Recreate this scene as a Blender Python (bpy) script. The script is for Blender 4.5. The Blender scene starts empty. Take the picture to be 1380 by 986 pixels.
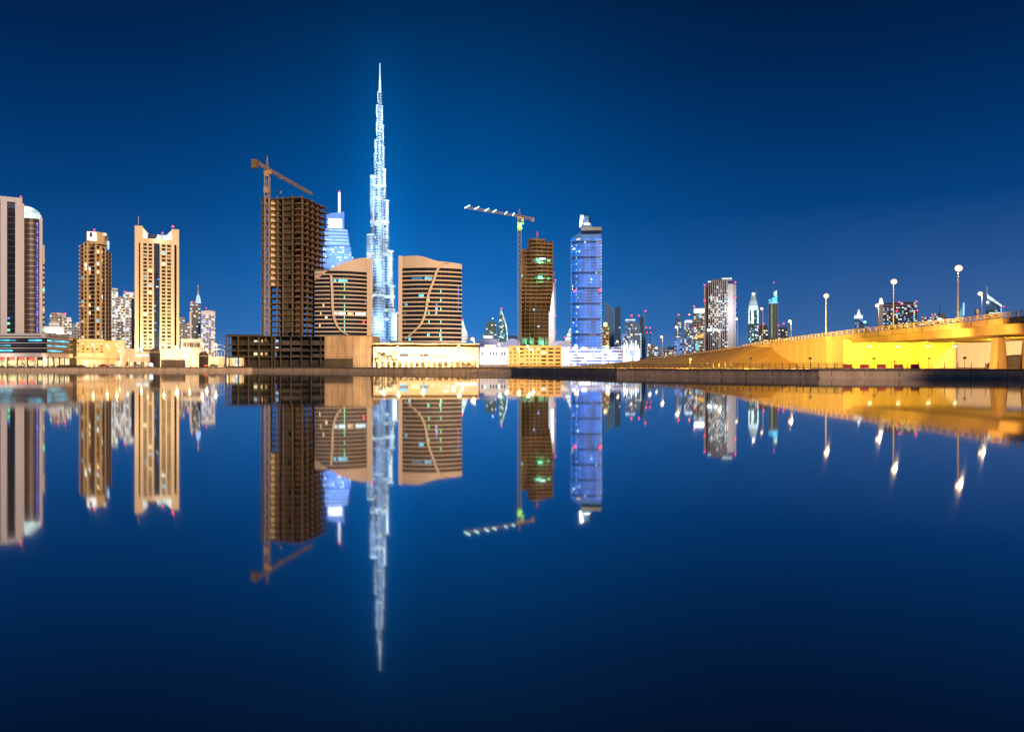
import bpy, math, random
from mathutils import Vector
R = math.radians
rng = random.Random(7)
S = bpy.context.scene
COL = S.collection
CH = 2.4          # camera height above the water
GZ = 1.8          # ground level above the water
F = 985.0         # focal length in photo pixels (1380 wide)

# ------------------------------------------------------------------ materials
MATS = {}
def nodes(m):
    m.use_nodes = True
    return m.node_tree.nodes, m.node_tree.links
def mat(name, col, rough=0.8, metal=0.0, emit=None, es=0.0, noise=0.0, nscale=0.4, streak=False, bump=0.0, spec=0.5):
    if name in MATS: return MATS[name]
    m = bpy.data.materials.new(name); MATS[name] = m
    N, L = nodes(m)
    b = N['Principled BSDF']
    b.inputs['Base Color'].default_value = (*col, 1)
    b.inputs['Roughness'].default_value = rough
    b.inputs['Metallic'].default_value = metal
    b.inputs['Specular IOR Level'].default_value = spec
    if emit:
        b.inputs['Emission Color'].default_value = (*emit, 1)
        b.inputs['Emission Strength'].default_value = es
        m.cycles.emission_sampling = 'NONE'
    if noise > 0:
        tc = N.new('ShaderNodeTexCoord'); mp = N.new('ShaderNodeMapping')
        mp.inputs['Scale'].default_value = (1, 1, 0.12 if streak else 1)
        nt = N.new('ShaderNodeTexNoise'); nt.inputs['Scale'].default_value = nscale
        nt.inputs['Detail'].default_value = 6; nt.inputs['Roughness'].default_value = 0.65
        cr = N.new('ShaderNodeValToRGB')
        cr.color_ramp.elements[0].position = 0.3; cr.color_ramp.elements[1].position = 0.72
        cr.color_ramp.elements[0].color = tuple(c*(1-noise) for c in col)+(1,)
        cr.color_ramp.elements[1].color = tuple(min(1, c*(1+noise)) for c in col)+(1,)
        L.new(tc.outputs['Object'], mp.inputs[0]); L.new(mp.outputs[0], nt.inputs['Vector'])
        L.new(nt.outputs['Fac'], cr.inputs[0]); L.new(cr.outputs[0], b.inputs['Base Color'])
        if bump:
            bp = N.new('ShaderNodeBump'); bp.inputs['Strength'].default_value = bump
            bp.inputs['Distance'].default_value = 0.3
            L.new(nt.outputs['Fac'], bp.inputs['Height']); L.new(bp.outputs[0], b.inputs['Normal'])
    return m
def em(name, col, s, var=0.0, vscale=0.3):
    """something that gives off light; var: uneven lighting behind the glass"""
    if name in MATS: return MATS[name]
    m = mat(name, (0.05, 0.05, 0.05), 0.5, emit=col, es=s)
    if var:
        N, L = nodes(m); b = N['Principled BSDF']
        tc = N.new('ShaderNodeTexCoord'); nt = N.new('ShaderNodeTexNoise')
        nt.inputs['Scale'].default_value = vscale; nt.inputs['Detail'].default_value = 3
        mr = N.new('ShaderNodeMapRange'); mr.inputs['From Min'].default_value = 0.35; mr.inputs['From Max'].default_value = 0.65
        mr.inputs['To Min'].default_value = s*(1-var); mr.inputs['To Max'].default_value = s*(1+var)
        L.new(tc.outputs['Object'], nt.inputs['Vector']); L.new(nt.outputs['Fac'], mr.inputs['Value'])
        L.new(mr.outputs[0], b.inputs['Emission Strength'])
    return m
def gridmat(name, wall, glass, cw, ch, lit=0.0, litcol=(0.8,0.9,1), ls=1.0, mort=0.25, seed=0.0):
    """far facade: wall with a regular grid of glass, some of it lit inside"""
    if name in MATS: return MATS[name]
    m = bpy.data.materials.new(name); MATS[name] = m
    N, L = nodes(m); b = N['Principled BSDF']
    b.inputs['Roughness'].default_value = 0.45
    tc = N.new('ShaderNodeTexCoord'); sp = N.new('ShaderNodeSeparateXYZ'); L.new(tc.outputs['Object'], sp.inputs[0])
    ad = N.new('ShaderNodeMath'); ad.operation = 'ADD'; L.new(sp.outputs[0], ad.inputs[0]); L.new(sp.outputs[1], ad.inputs[1])
    def div(o, d):
        n = N.new('ShaderNodeMath'); n.operation = 'DIVIDE'; L.new(o, n.inputs[0]); n.inputs[1].default_value = d; return n.outputs[0]
    def un(o, op, v=None):
        n = N.new('ShaderNodeMath'); n.operation = op; L.new(o, n.inputs[0])
        if v is not None: n.inputs[1].default_value = v
        return n.outputs[0]
    u = div(ad.outputs[0], cw); v = div(sp.outputs[2], ch)
    fu, fv = un(u, 'FRACT'), un(v, 'FRACT')
    a = un(fu, 'GREATER_THAN', mort); c = un(fv, 'GREATER_THAN', mort+0.1)
    mk = N.new('ShaderNodeMath'); mk.operation = 'MULTIPLY'; L.new(a, mk.inputs[0]); L.new(c, mk.inputs[1])
    mx = N.new('ShaderNodeMix'); mx.data_type = 'RGBA'
    mx.inputs[6].default_value = (*wall, 1); mx.inputs[7].default_value = (*glass, 1)
    L.new(mk.outputs[0], mx.inputs[0]); L.new(mx.outputs[2], b.inputs['Base Color'])
    if lit > 0:
        cb = N.new('ShaderNodeCombineXYZ'); L.new(un(u, 'FLOOR'), cb.inputs[0]); L.new(un(v, 'FLOOR'), cb.inputs[1])
        cb.inputs[2].default_value = seed
        wn = N.new('ShaderNodeTexWhiteNoise'); wn.noise_dimensions = '3D'; L.new(cb.outputs[0], wn.inputs['Vector'])
        th = un(wn.outputs['Value'], 'LESS_THAN', lit)
        ml = N.new('ShaderNodeMath'); ml.operation = 'MULTIPLY'; L.new(th, ml.inputs[0]); L.new(mk.outputs[0], ml.inputs[1])
        st = N.new('ShaderNodeMath'); st.operation = 'MULTIPLY'; L.new(ml.outputs[0], st.inputs[0]); st.inputs[1].default_value = ls
        L.new(st.outputs[0], b.inputs['Emission Strength']); b.inputs['Emission Color'].default_value = (*litcol, 1)
        m.cycles.emission_sampling = 'NONE'
    return m

CONC  = mat('bare_concrete', (0.15,0.108,0.078), 0.9, noise=0.35, nscale=0.5, streak=True, bump=0.2)
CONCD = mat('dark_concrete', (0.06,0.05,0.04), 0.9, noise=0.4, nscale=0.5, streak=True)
CONCP = mat('unlit_dark_concrete', (0.085,0.068,0.055), 0.9, noise=0.4, nscale=0.4, streak=True)  # podium concrete darkened, its lack of light put into the colour
CONCB = mat('brown_block_infill', (0.16,0.10,0.062), 0.95, noise=0.4, nscale=0.6)
CLAD  = mat('beige_cladding', (0.55,0.46,0.41), 0.6, noise=0.08, nscale=0.15, streak=True)
CLADW = mat('pale_stone_cladding', (0.44,0.44,0.52), 0.55, noise=0.07, nscale=0.2, streak=True)
CLADC = mat('cream_render', (0.66,0.53,0.37), 0.7, noise=0.08, nscale=0.2, streak=True)
OCHRE = mat('ochre_render', (0.56,0.38,0.19), 0.8, noise=0.12, nscale=0.25, streak=True)
YELB  = mat('yellow_render', (0.58,0.40,0.18), 0.8, noise=0.1, nscale=0.25, streak=True)
WHITEP= mat('white_panel', (0.75,0.75,0.75), 0.6, noise=0.05, nscale=0.3)
BRIDGE= mat('bridge_concrete', (0.44,0.33,0.20), 0.85, noise=0.30, nscale=0.22, streak=True, bump=0.15)
QUAY  = mat('quay_stone', (0.44,0.34,0.26), 0.9, noise=0.3, nscale=0.5, streak=True, bump=0.3)
SAND  = mat('sand', (0.55,0.35,0.14), 0.95, noise=0.25, nscale=0.12, bump=0.6)
GROUND= mat('dusty_ground', (0.16,0.12,0.08), 0.95, noise=0.3, nscale=0.05)
ASPH  = mat('asphalt', (0.05,0.05,0.05), 0.9, noise=0.2, nscale=0.3)
PAVE  = mat('promenade_paving', (0.12,0.095,0.08), 0.85, noise=0.2, nscale=0.4)
GLASS = mat('dark_glass', (0.012,0.014,0.02), 0.07, spec=0.6, noise=0.5, nscale=0.25)
GLASSB= mat('blue_black_glass', (0.015,0.03,0.07), 0.10, spec=0.7, noise=0.5, nscale=0.2)
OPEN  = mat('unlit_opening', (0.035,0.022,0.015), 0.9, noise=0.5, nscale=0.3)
STEEL = mat('galvanised_steel', (0.35,0.33,0.30), 0.45, metal=0.6, noise=0.15)
DARKM = mat('dark_metal', (0.05,0.045,0.04), 0.5, metal=0.5)
CRANEY= mat('crane_yellow_paint', (0.42,0.29,0.17), 0.6, noise=0.2)
CRANEG= mat('crane_grey_paint', (0.34,0.27,0.21), 0.6, noise=0.2)
REDP  = mat('red_paint', (0.5,0.03,0.02), 0.5, noise=0.1)
LEAF  = mat('leaves', (0.06,0.07,0.03), 0.8, noise=0.5, nscale=2)
BARK  = mat('bark', (0.13,0.09,0.06), 0.9, noise=0.3, nscale=2)
TYRE  = mat('tyre_rubber', (0.02,0.02,0.02), 0.9, noise=0.2)
E_WARM  = em('warm_lit_glass', (1.0,0.72,0.36), 1.5, 0.5)
E_AMB   = em('amber_lit_glass', (1.0,0.50,0.14), 1.0, 0.5)
E_COOL  = em('cool_lit_glass', (0.70,0.95,1.0), 1.6, 0.5)
E_CYAN  = em('cyan_lit_glass', (0.08,0.62,0.85), 1.3, 0.7, 0.15)
E_DIM   = em('dim_lit_glass', (0.45,0.22,0.08), 0.22, 0.8)
E_BLUE  = em('blue_led', (0.0,0.17,0.88), 1.0, 0.6, 0.12)
E_BLUEW = em('pale_blue_led', (0.34,0.58,1.0), 1.2, 0.4)
E_VIO   = em('violet_led', (0.22,0.18,1.0), 1.5, 0.5)
E_GRN   = em('green_lamp', (0.10,1.0,0.45), 2.0, 0.3)
E_GRND  = em('green_lit', (0.03,0.45,0.22), 0.35, 0.8)
E_RED   = em('red_beacon', (1.0,0.03,0.08), 6.0)
E_SIGN  = em('red_sign', (1.0,0.07,0.04), 2.0, 0.4, 2)
E_WHITE = em('white_floodlight', (0.9,0.97,1.0), 6.0)
E_FIN   = em('needle_uplight_glow', (0.60,0.82,1.0), 1.5, 0.5, 0.02)  # glow painted on needle fins and spire in place of floodlight
E_FIN2  = em('needle_uplight_glow_soft', (0.22,0.48,0.85), 0.6, 0.6, 0.03)
E_CROWN = em('lit_crown', (0.75,1.0,0.95), 1.1, 0.5, 0.15)
def globe(name, core, rim, s):
    m=em(name,core,s); N,L=nodes(m); b=N['Principled BSDF']; lw=N.new('ShaderNodeLayerWeight'); lw.inputs[0].default_value=.5
    cr=N.new('ShaderNodeValToRGB'); cr.color_ramp.elements[0].position=.12; cr.color_ramp.elements[0].color=(*core,1); cr.color_ramp.elements[1].position=.75; cr.color_ramp.elements[1].color=(*rim,1)
    L.new(lw.outputs['Facing'],cr.inputs[0]); L.new(cr.outputs[0],b.inputs['Emission Color']); return m
E_BULBY = em('sodium_bulb', (1.0,0.85,0.45), 14.0)
E_BULB  = globe('lamp_globe',(1.0,.68,.33),(.22,.08,.02),5.0)  # rim tint imitates a small halo on the globe
E_SHOP  = em('shop_interior', (0.85,0.75,0.30), 1.1, 0.7, 0.5)

# ------------------------------------------------------------------ mesh builder
class MB:
    def __init__(s): s.v=[]; s.f=[]; s.m=[]; s.mats=[]
    def mi(s, m):
        if m not in s.mats: s.mats.append(m)
        return s.mats.index(m)
    def face(s, pts, m):
        i=len(s.v); s.v += [tuple(p) for p in pts]; s.f.append(tuple(range(i,i+len(pts)))); s.m.append(s.mi(m))
    def box(s, x0,x1,y0,y1,z0,z1, m):
        s.prism([(x0,y0),(x1,y0),(x1,y1),(x0,y1)], z0, z1, m)
    def prism(s, poly, z0, z1, m, z1s=None):
        i=len(s.v); n=len(poly); k=s.mi(m)
        s.v += [(p[0],p[1],z0) for p in poly]
        s.v += [(p[0],p[1],(z1s[j] if z1s else z1)) for j,p in enumerate(poly)]
        for j in range(n):
            a,b=j,(j+1)%n
            s.f.append((i+a,i+b,i+n+b,i+n+a)); s.m.append(k)
        s.f.append(tuple(i+n+j for j in range(n))); s.m.append(k)
        s.f.append(tuple(i+n-1-j for j in range(n))); s.m.append(k)
    def frust(s, poly0, z0, poly1, z1, m):
        i=len(s.v); n=len(poly0); k=s.mi(m)
        s.v += [(p[0],p[1],z0) for p in poly0]+[(p[0],p[1],z1) for p in poly1]
        for j in range(n):
            a,b=j,(j+1)%n
            s.f.append((i+a,i+b,i+n+b,i+n+a)); s.m.append(k)
        s.f.append(tuple(i+n+j for j in range(n))); s.m.append(k)
        s.f.append(tuple(i+n-1-j for j in range(n))); s.m.append(k)
    def tube(s, p, q, r, m, n=6, r2=None):
        p=Vector(p); q=Vector(q); d=(q-p)
        if d.length<1e-6: return
        d.normalize(); a=d.cross(Vector((0,0,1)))
        if a.length<1e-3: a=Vector((1,0,0))
        a.normalize(); b=d.cross(a); r2=r if r2 is None else r2
        i=len(s.v); k=s.mi(m)
        for c,rr in ((p,r),(q,r2)):
            for j in range(n):
                t=2*math.pi*j/n; s.v.append(tuple(c+a*(rr*math.cos(t))+b*(rr*math.sin(t))))
        for j in range(n):
            jj=(j+1)%n; s.f.append((i+j,i+jj,i+n+jj,i+n+j)); s.m.append(k)
        s.f.append(tuple(i+n-1-j for j in range(n))); s.m.append(k)
        s.f.append(tuple(i+n+j for j in range(n))); s.m.append(k)
    def ball(s, c, r, m, sz=1.0, n=10, half=False):
        rings=6; k=s.mi(m); i=len(s.v)
        lo = 0 if half else -rings//2
        hi = rings//2
        R_=[]
        for a in range(lo,hi+1):
            t=math.pi*a/rings; R_.append((math.cos(t)*r, math.sin(t)*r*sz))
        for rr,zz in R_:
            for j in range(n):
                t=2*math.pi*j/n; s.v.append((c[0]+rr*math.cos(t),c[1]+rr*math.sin(t),c[2]+zz))
        for a in range(len(R_)-1):
            for j in range(n):
                jj=(j+1)%n; s.f.append((i+a*n+j,i+a*n+jj,i+(a+1)*n+jj,i+(a+1)*n+j)); s.m.append(k)
        s.f.append(tuple(i+n-1-j for j in range(n))); s.m.append(k)
    def lattice(s, p, q, w, m, step=None, r=None, up=(0,0,1)):
        p=Vector(p); q=Vector(q); d=q-p; ln=d.length; d.normalize()
        a=d.cross(Vector(up))
        if a.length<1e-3: a=Vector((1,0,0))
        a.normalize(); b=d.cross(a); step=step or w*1.3; r=r or w*0.07
        cs=[a*(w/2)*i+b*(w/2)*j for i,j in((-1,-1),(1,-1),(1,1),(-1,1))]
        for c in cs: s.tube(p+c,q+c,r,m,4)
        n=max(1,int(ln/step))
        for k in range(n):
            for j in range(4):
                c0,c1=cs[j],cs[(j+1)%4]
                if k%2: c0,c1=c1,c0
                s.tube(p+d*(ln*k/n)+c0, p+d*(ln*(k+1)/n)+c1, r*0.7, m, 4)
    def build(s, name, parent=None, smooth=False, loc=None, kind=None, label=None):
        me=bpy.data.meshes.new(name); me.from_pydata(s.v,[],s.f); me.update()
        for m in s.mats: me.materials.append(m)
        for i,p in enumerate(me.polygons): p.material_index=s.m[i]; p.use_smooth=smooth
        o=bpy.data.objects.new(name,me); COL.objects.link(o)
        if parent is not None: o.parent = parent
        if loc: o.location=loc
        if kind: o['kind']=kind
        if label: o['label']=label
        return o

def px(x, y, Y): return Vector(((x-690)/F*Y, Y, CH+(493-y)/F*Y))
def tag(o, label, cat, group=None):
    o['label']=label; o['category']=cat
    if group: o['group']=group
    return o

class T:
    """a thing standing at photo column xc, distance Y; local -y faces the viewer unless a yaw is given"""
    def __init__(s, name, label, cat, xc, Y, yaw=None, z=GZ, group=None):
        s.X=(xc-690)/F*Y; s.Y=Y; s.z=z; s.xc=xc
        az=math.atan2(s.X,Y); s.yaw = -az if yaw is None else R(yaw)
        e=bpy.data.objects.new(name,None); COL.objects.link(e); e.empty_display_size=1
        e.location=(s.X,s.Y,z); e.rotation_euler=(0,0,s.yaw); tag(e,label,cat,group); s.e=e
        s.ax=(math.cos(s.yaw),math.sin(s.yaw)); s.ay=(-math.sin(s.yaw),math.cos(s.yaw))
        s.nw=0; s.over=MB(); s.k=Y/F
    def U(s, x, off=0.0):
        """local u of photo column x on the local plane y=off"""
        d=((x-690)/F,1.0); P=(s.X+s.ay[0]*off, s.Y+s.ay[1]*off); a=s.ax
        # P + u a = t d
        det=a[0]*(-d[1])+a[1]*d[0]
        u=((-P[0])*(-d[1]) - (-P[1])*(-d[0]))/det
        return u
    def H(s, y, x=None, off=0.0):
        x = s.xc if x is None else x
        u=s.U(x,off); Yp=s.Y+s.ax[1]*u+s.ay[1]*off
        return CH+(493-y)/F*Yp - s.z
    def part(s, mb, name, smooth=False, parent=None, **k): return mb.build(name, parent or s.e, smooth, **k)
    def b(s, name, x0,x1,y0,y1,z0,z1, m, parent=None, **k):
        q=MB(); q.box(x0,x1,y0,y1,z0,z1,m); return q.build(name, parent or s.e, **k)
    def window(s, x, y, z, w, h, m, d=0.12, ry=0.0, frame=None, name='window'):
        """one window: pane and slim frame; the first hundred are parts, the rest one part"""
        q = MB() if s.nw<100 else s.over
        c,sn=math.cos(ry),math.sin(ry)
        def P(u,v): return (x+c*u-sn*v, y+sn*u+c*v)
        def bx(u0,u1,v0,v1,z0,z1,mm): q.prism([P(u0,v0),P(u1,v0),P(u1,v1),P(u0,v1)],z0,z1,mm)
        if frame:
            f=min(0.12,w*0.06)
            bx(-w/2+f,w/2-f,-d*0.5,0,z+f,z+h-f,m)
            bx(-w/2,-w/2+f,-d,0,z,z+h,frame); bx(w/2-f,w/2,-d,0,z,z+h,frame)
            bx(-w/2+f,w/2-f,-d,0,z,z+f,frame); bx(-w/2+f,w/2-f,-d,0,z+h-f,z+h,frame)
            bx(-f/2,f/2,-d*0.9,-d*0.5-0.004,z+f,z+h-f,frame)
        else: bx(-w/2,w/2,-d,0,z,z+h,m)
        s.nw+=1
        if q is not s.over: q.build(name,s.e)
    def done(s):
        if s.over.f: s.over.build('window',s.e,kind='stuff')
        return s.e
    def facade(s, A, B, z0, z1, nc, nr, pier, span, wall, pick, recess=0.7, thick=0.5, name='facade_wall', frame=None, skip=None):
        """a wall with real openings from plan point A to B (outside on the right hand of A->B reversed), windows set back"""
        A=Vector(A); B=Vector(B); d=B-A; L=d.length; d.normalize(); n=Vector((d.y,-d.x))  # outward
        ry=math.atan2(d.y,d.x)
        def P(u,v): p=A+d*u-n*v; return (p.x,p.y)
        q=MB()
        cw=L/nc; rh=(z1-z0)/nr
        for i in range(nc+1):
            u0=i*cw-pier/2; u1=i*cw+pier/2
            u0=max(0,u0); u1=min(L,u1)
            if u1-u0>0.01: q.prism([P(u0,0),P(u1,0),P(u1,thick),P(u0,thick)],z0,z1,wall)
        for j in range(nr+1):
            a=z0+j*rh-span/2; b_=a+span; a=max(z0+0.003,a); b_=min(z1-0.003,b_)
            if b_-a>0.01: q.prism([P(0.004,0.05),P(L-0.004,0.05),P(L-0.004,thick+0.3),P(0.004,thick+0.3)],a,b_,wall)
        q.build(name,s.e)
        for i in range(nc):
            for j in range(nr):
                if skip and skip(i,j): continue
                p=A+d*((i+.5)*cw)-n*(recess+0.12)
                s.window(p.x,p.y,z0+j*rh+span*0.4,cw-pier*0.9,rh-span*0.8,pick(i,j),ry=ry,frame=frame)
def picker(base, lits, p, seed=0):
    r=random.Random(seed)
    def f(i,j): return r.choice(lits) if r.random()<p else (r.choice(base) if isinstance(base,(list,tuple)) else base)
    return f
def beacon(t, x, y, z, r=0.6, m=None):
    q=MB(); q.tube((x,y,z),(x,y,z+r*1.2),r*0.25,DARKM,6); o=q.build('beacon',t.e)
    q=MB(); q.ball((x,y,z+r*1.6),r*.75,m or E_RED); q.build('lens',o,True)
def light(name, loc, power, col, radius=0.3, parent=None, spot=None):
    # spots aimed down or townward to cut water blobs; wall floods lack fixtures
    spot = spot or (((0,-.15,-1),168) if name=='glow' else ((0,1,.2),168))
    if spot=='all': spot=None
    l=bpy.data.lights.new(name,'SPOT' if spot else 'POINT'); l.energy=power; l.color=col; l.shadow_soft_size=radius
    o=bpy.data.objects.new(name,l); COL.objects.link(o); o.location=loc
    if spot: l.spot_size=R(spot[1]); l.spot_blend=0.6; o.rotation_euler=(Vector(spot[0])).to_track_quat('-Z','Y').to_euler()
    if parent is not None: o.parent=parent
    return o

# ------------------------------------------------------------------ the setting
bank = [(-1500,380),(-600,352),(-244,348),(-120,338),(-75,300),(-35,263),(0,236),(26,182),(60,143),(94,134),(190,122),(700,90)]
# water
q=MB(); q.face([(-6000,-3000,0),(6000,-3000,0),(6000,420,0),(-6000,420,0)], None or mat('tmp',(0,0,0)))
water=q.build('water'); water['kind']='structure'
wm=bpy.data.materials.new('canal_water'); N,L=nodes(wm); N.clear()
out=N.new('ShaderNodeOutputMaterial'); gl=N.new('ShaderNodeBsdfAnisotropic'); gl.distribution='GGX'
gl.inputs['Color'].default_value=(0.86,0.88,0.92,1); gl.inputs['Roughness'].default_value=0.036
gl.inputs['Anisotropy'].default_value=-0.5
tg=N.new('ShaderNodeCombineXYZ'); tg.inputs[0].default_value=1.0; L.new(tg.outputs[0],gl.inputs['Tangent'])
tc=N.new('ShaderNodeTexCoord'); mp=N.new('ShaderNodeMapping'); mp.inputs['Scale'].default_value=(0.03,1.7,1)
nt=N.new('ShaderNodeTexNoise'); nt.inputs['Scale'].default_value=1.0; nt.inputs['Detail'].default_value=3
bp=N.new('ShaderNodeBump'); bp.inputs['Strength'].default_value=1.0; bp.inputs['Distance'].default_value=0.00025
L.new(tc.outputs['Object'],mp.inputs[0]); L.new(mp.outputs[0],nt.inputs['Vector']); L.new(nt.outputs['Fac'],bp.inputs['Height']); L.new(bp.outputs[0],gl.inputs['Normal'])
df=N.new('ShaderNodeBsdfDiffuse'); df.inputs['Color'].default_value=(0.004,0.012,0.02,1)
mx=N.new('ShaderNodeMixShader'); 
fz=N.new('ShaderNodeFresnel'); fz.inputs['IOR'].default_value=1.33; pw=N.new('ShaderNodeMath'); pw.operation='POWER'; pw.inputs[1].default_value=.36
L.new(fz.outputs[0],pw.inputs[0]); L.new(pw.outputs[0],mx.inputs[0])
L.new(df.outputs[0],mx.inputs[1]); L.new(gl.outputs[0],mx.inputs[2]); L.new(mx.outputs[0],out.inputs[0])
water.data.materials.clear(); water.data.materials.append(wm)

# ground sheet, edge set back behind the quay coping
q=MB()
far=[(-1500,9000),(-600,9000),(-244,9000),(-120,9000),(-75,9000),(-35,9000),(0,9000),(26,9000),(60,9000),(94,9000),(190,9000),(700,9000)]
for i in range(len(bank)-1):
    a,b_=bank[i],bank[i+1]
    q.face([(a[0],a[1]+1.5,GZ),(b_[0],b_[1]+1.5,GZ),(b_[0],9000,GZ),(a[0],9000,GZ)],GROUND)
q.face([(-9000,381.5,GZ),(-1500,381.5,GZ),(-1500,9000,GZ),(-9000,9000,GZ)],GROUND)
q.face([(700,91.5,GZ),(9000,91.5,GZ),(9000,9000,GZ),(700,9000,GZ)],GROUND)
g=q.build('ground'); g['kind']='structure'
# promenade paving strip behind the quay
q=MB()
for i in range(1,len(bank)-1):
    a,b_=bank[i],bank[i+1]
    q.face([(a[0],a[1]+1.5,GZ+.004),(b_[0],b_[1]+1.5,GZ+.004),(b_[0],b_[1]+8,GZ+.004),(a[0],a[1]+8,GZ+.004)],PAVE)
g=q.build('promenade'); g['kind']='structure'
# road behind the promenade on the left
q=MB(); q.face([(-600,372,GZ+.008),(-130,362,GZ+.008),(-130,370,GZ+.008),(-600,380,GZ+.008)],ASPH)
q.face([(-60,306,GZ+.008),(0,262,GZ+.008),(30,262,GZ+.008),(-56,320,GZ+.008)],ASPH)
g=q.build('road'); g['kind']='structure'
q=MB()
for i in range(22):
    x=-590+i*21; y=372-(x+600)/470*10+4
    q.face([(x,y-.15,GZ+.012),(x+8,y-.32,GZ+.012),(x+8,y-.02,GZ+.012),(x,y+.15,GZ+.012)],WHITEP)
g=q.build('road_marking'); g['kind']='structure'
# quay wall: panels, coping, ledge
def along(pts, step):
    """points every step metres along a polyline, with direction"""
    outp=[]; carry=0
    for i in range(len(pts)-1):
        a=Vector(pts[i][:2]); b_=Vector(pts[i+1][:2]); d=b_-a; L_=d.length; d.normalize(); t=carry
        while t<L_: outp.append((a+d*t,d)); t+=step
        carry=t-L_
    return outp
def quay(name, label, i0, i1):
    e=bpy.data.objects.new(name,None); COL.objects.link(e); e.location=(bank[i0][0],bank[i0][1],0); tag(e,label,'wall')
    ox,oy=bank[i0]
    pts=bank[i0:i1+1]
    w=MB(); c=MB(); l=MB(); j=MB()
    for a,b_ in zip(pts,pts[1:]):
        A=(a[0]-ox,a[1]-oy); B=(b_[0]-ox,b_[1]-oy)
        def st(y0,y1,z0,z1,mb,m): mb.prism([(A[0],A[1]+y0),(B[0],B[1]+y0),(B[0],B[1]+y1),(A[0],A[1]+y1)],z0,z1,m)
        st(0,1.2,-1.5,GZ-0.28,w,QUAY); st(-0.25,1.52,GZ-0.276,GZ+0.02,c,PAVE); st(-0.5,-0.004,-1,0.35,l,QUAY)
    for p,d in along(pts,6.0):
        j.box(p.x-ox-0.03,p.x-ox+0.03,p.y-oy-0.06,p.y-oy+0.1,0.3,GZ-0.3,DARKM)
    w.build('wall_face',e); c.build('coping',e); l.build('ledge',e); j.build('panel_joint',e)
quay('quay_wall','long grey stone quay wall with coping below the towers and city lights',1,6)
quay('quay_wall','orange lit stone quay wall with panel joints in front of the sand slope and bridge',6,11)

# promenade railings (posts are parts)
def railing(label, pts, step, h, postm, railm, name='railing', rails=(1.0,0.55), pr=0.06, rr=0.03):
    ox,oy,oz=pts[0]
    e=bpy.data.objects.new(name,None); COL.objects.link(e); e.location=(ox,oy,oz); tag(e,label,'railing')
    proto=None; n=0
    extra=MB(); carry=0
    for a,b_ in zip(pts,pts[1:]):
        A=Vector(a); B=Vector(b_); d=B-A; L_=d.length; d.normalize(); t=carry
        while t<L_:
            p=A+d*t-Vector((ox,oy,oz))
            if n<100:
                if proto is None:
                    m=MB(); m.box(-pr,pr,-pr,pr,0,h,postm); m.box(-pr*1.6,pr*1.6,-pr*1.6,pr*1.6,h+.003,h+.05,postm)
                    m.box(-pr*2,pr*2,-pr*2,pr*2,-.02,.04,postm); proto=m.build('post',e); o=proto
                else:
                    o=proto.copy(); COL.objects.link(o); o.parent=e
                o.location=p
            else: extra.box(p.x-pr,p.x+pr,p.y-pr,p.y+pr,p.z,p.z+h,postm)
            n+=1; t+=step
        carry=t-L_
        rl=MB()
        for k in rails:
            rl.tube(A-Vector((ox,oy,oz))+Vector((0,0,h*k)),B-Vector((ox,oy,oz))+Vector((0,0,h*k)),rr,railm,6)
        rl.build('rail',e)
    if extra.f: extra.build('post',e,kind='stuff')
    return e
bz=GZ+.02
railing('low dark promenade railing along the left bank below the cream towers',[(-244+0,350,bz),(-120,340,bz)],2.2,1.1,DARKM,DARKM)
railing('low dark railing on the quay in front of the unfinished frame and twin curved buildings',[(-120,340,bz),(-75,302,bz),(-35,265,bz)],1.8,1.1,DARKM,DARKM)
railing('low brown railing on the quay between the lit podium and the sand slope',[(-35,265,bz),(0,238,bz),(26,184,bz)],1.6,1.0,DARKM,CRANEG)
railing('dark railing on the quay below the sand slope, ending at a pair of posts',[(26,184,bz),(60,145,bz),(67,143,bz)],1.5,1.1,DARKM,DARKM,rails=(1.0,0.7,0.4,0.15),rr=0.05)

# ------------------------------------------------------------------ bridge
edge = [(1560,104,12.9),(1420,128,12.8),(1380,137,12.8),(1291,158,12.67),(1204,182,12.5),(1136,203,12.1),(1113,211,11.9),(1040,255,11.4),(1000,280,10.4),(930,330,8.6),(900,350,8.1),(860,385,6.2),(810,430,4.3),(770,470,2.6)]
E3=[]
for x,Y,z in edge: E3.append(Vector(((x-690)/F*Y,Y,z-1.25)))   # deck level: rail top minus rail height
def perp(i):
    a=E3[max(0,i-1)]; b_=E3[min(len(E3)-1,i+1)]; d=(b_-a); d.z=0; d.normalize(); return Vector((d.y,-d.x,0))
BW=36.0
iA=5
be=bpy.data.objects.new('road_bridge',None); COL.objects.link(be); be.location=(E3[4].x+5,E3[4].y,GZ)
tag(be,'long concrete road bridge rising over the quay with yellow lit underside and tapered piers','bridge')
B0=Vector(be.location)
def strip(i0,i1,fn,name,m,smooth=False):
    """closed sweep: fn(i)-> list of points (section)"""
    q=MB(); k=q.mi(m)
    secs=[fn(i) for i in range(i0,i1+1)]; n=len(secs[0])
    for s_ in secs: q.v += [tuple(p-B0) for p in s_]
    for a in range(len(secs)-1):
        for j in range(n):
            jj=(j+1)%n; q.f.append((a*n+j,a*n+jj,(a+1)*n+jj,(a+1)*n+j)); q.m.append(k)
    q.f.append(tuple(range(n))); q.m.append(k)
    q.f.append(tuple((len(secs)-1)*n+n-1-j for j in range(n))); q.m.append(k)
    return q.build(name,be,smooth)
Zv=Vector((0,0,1))
SOF=8.75
strip(0,8,lambda i:[E3[i]+Zv*-0.9, E3[i], E3[i]+perp(i)*BW, E3[i]+perp(i)*BW-Zv*0.9],'deck',BRIDGE)
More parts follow.
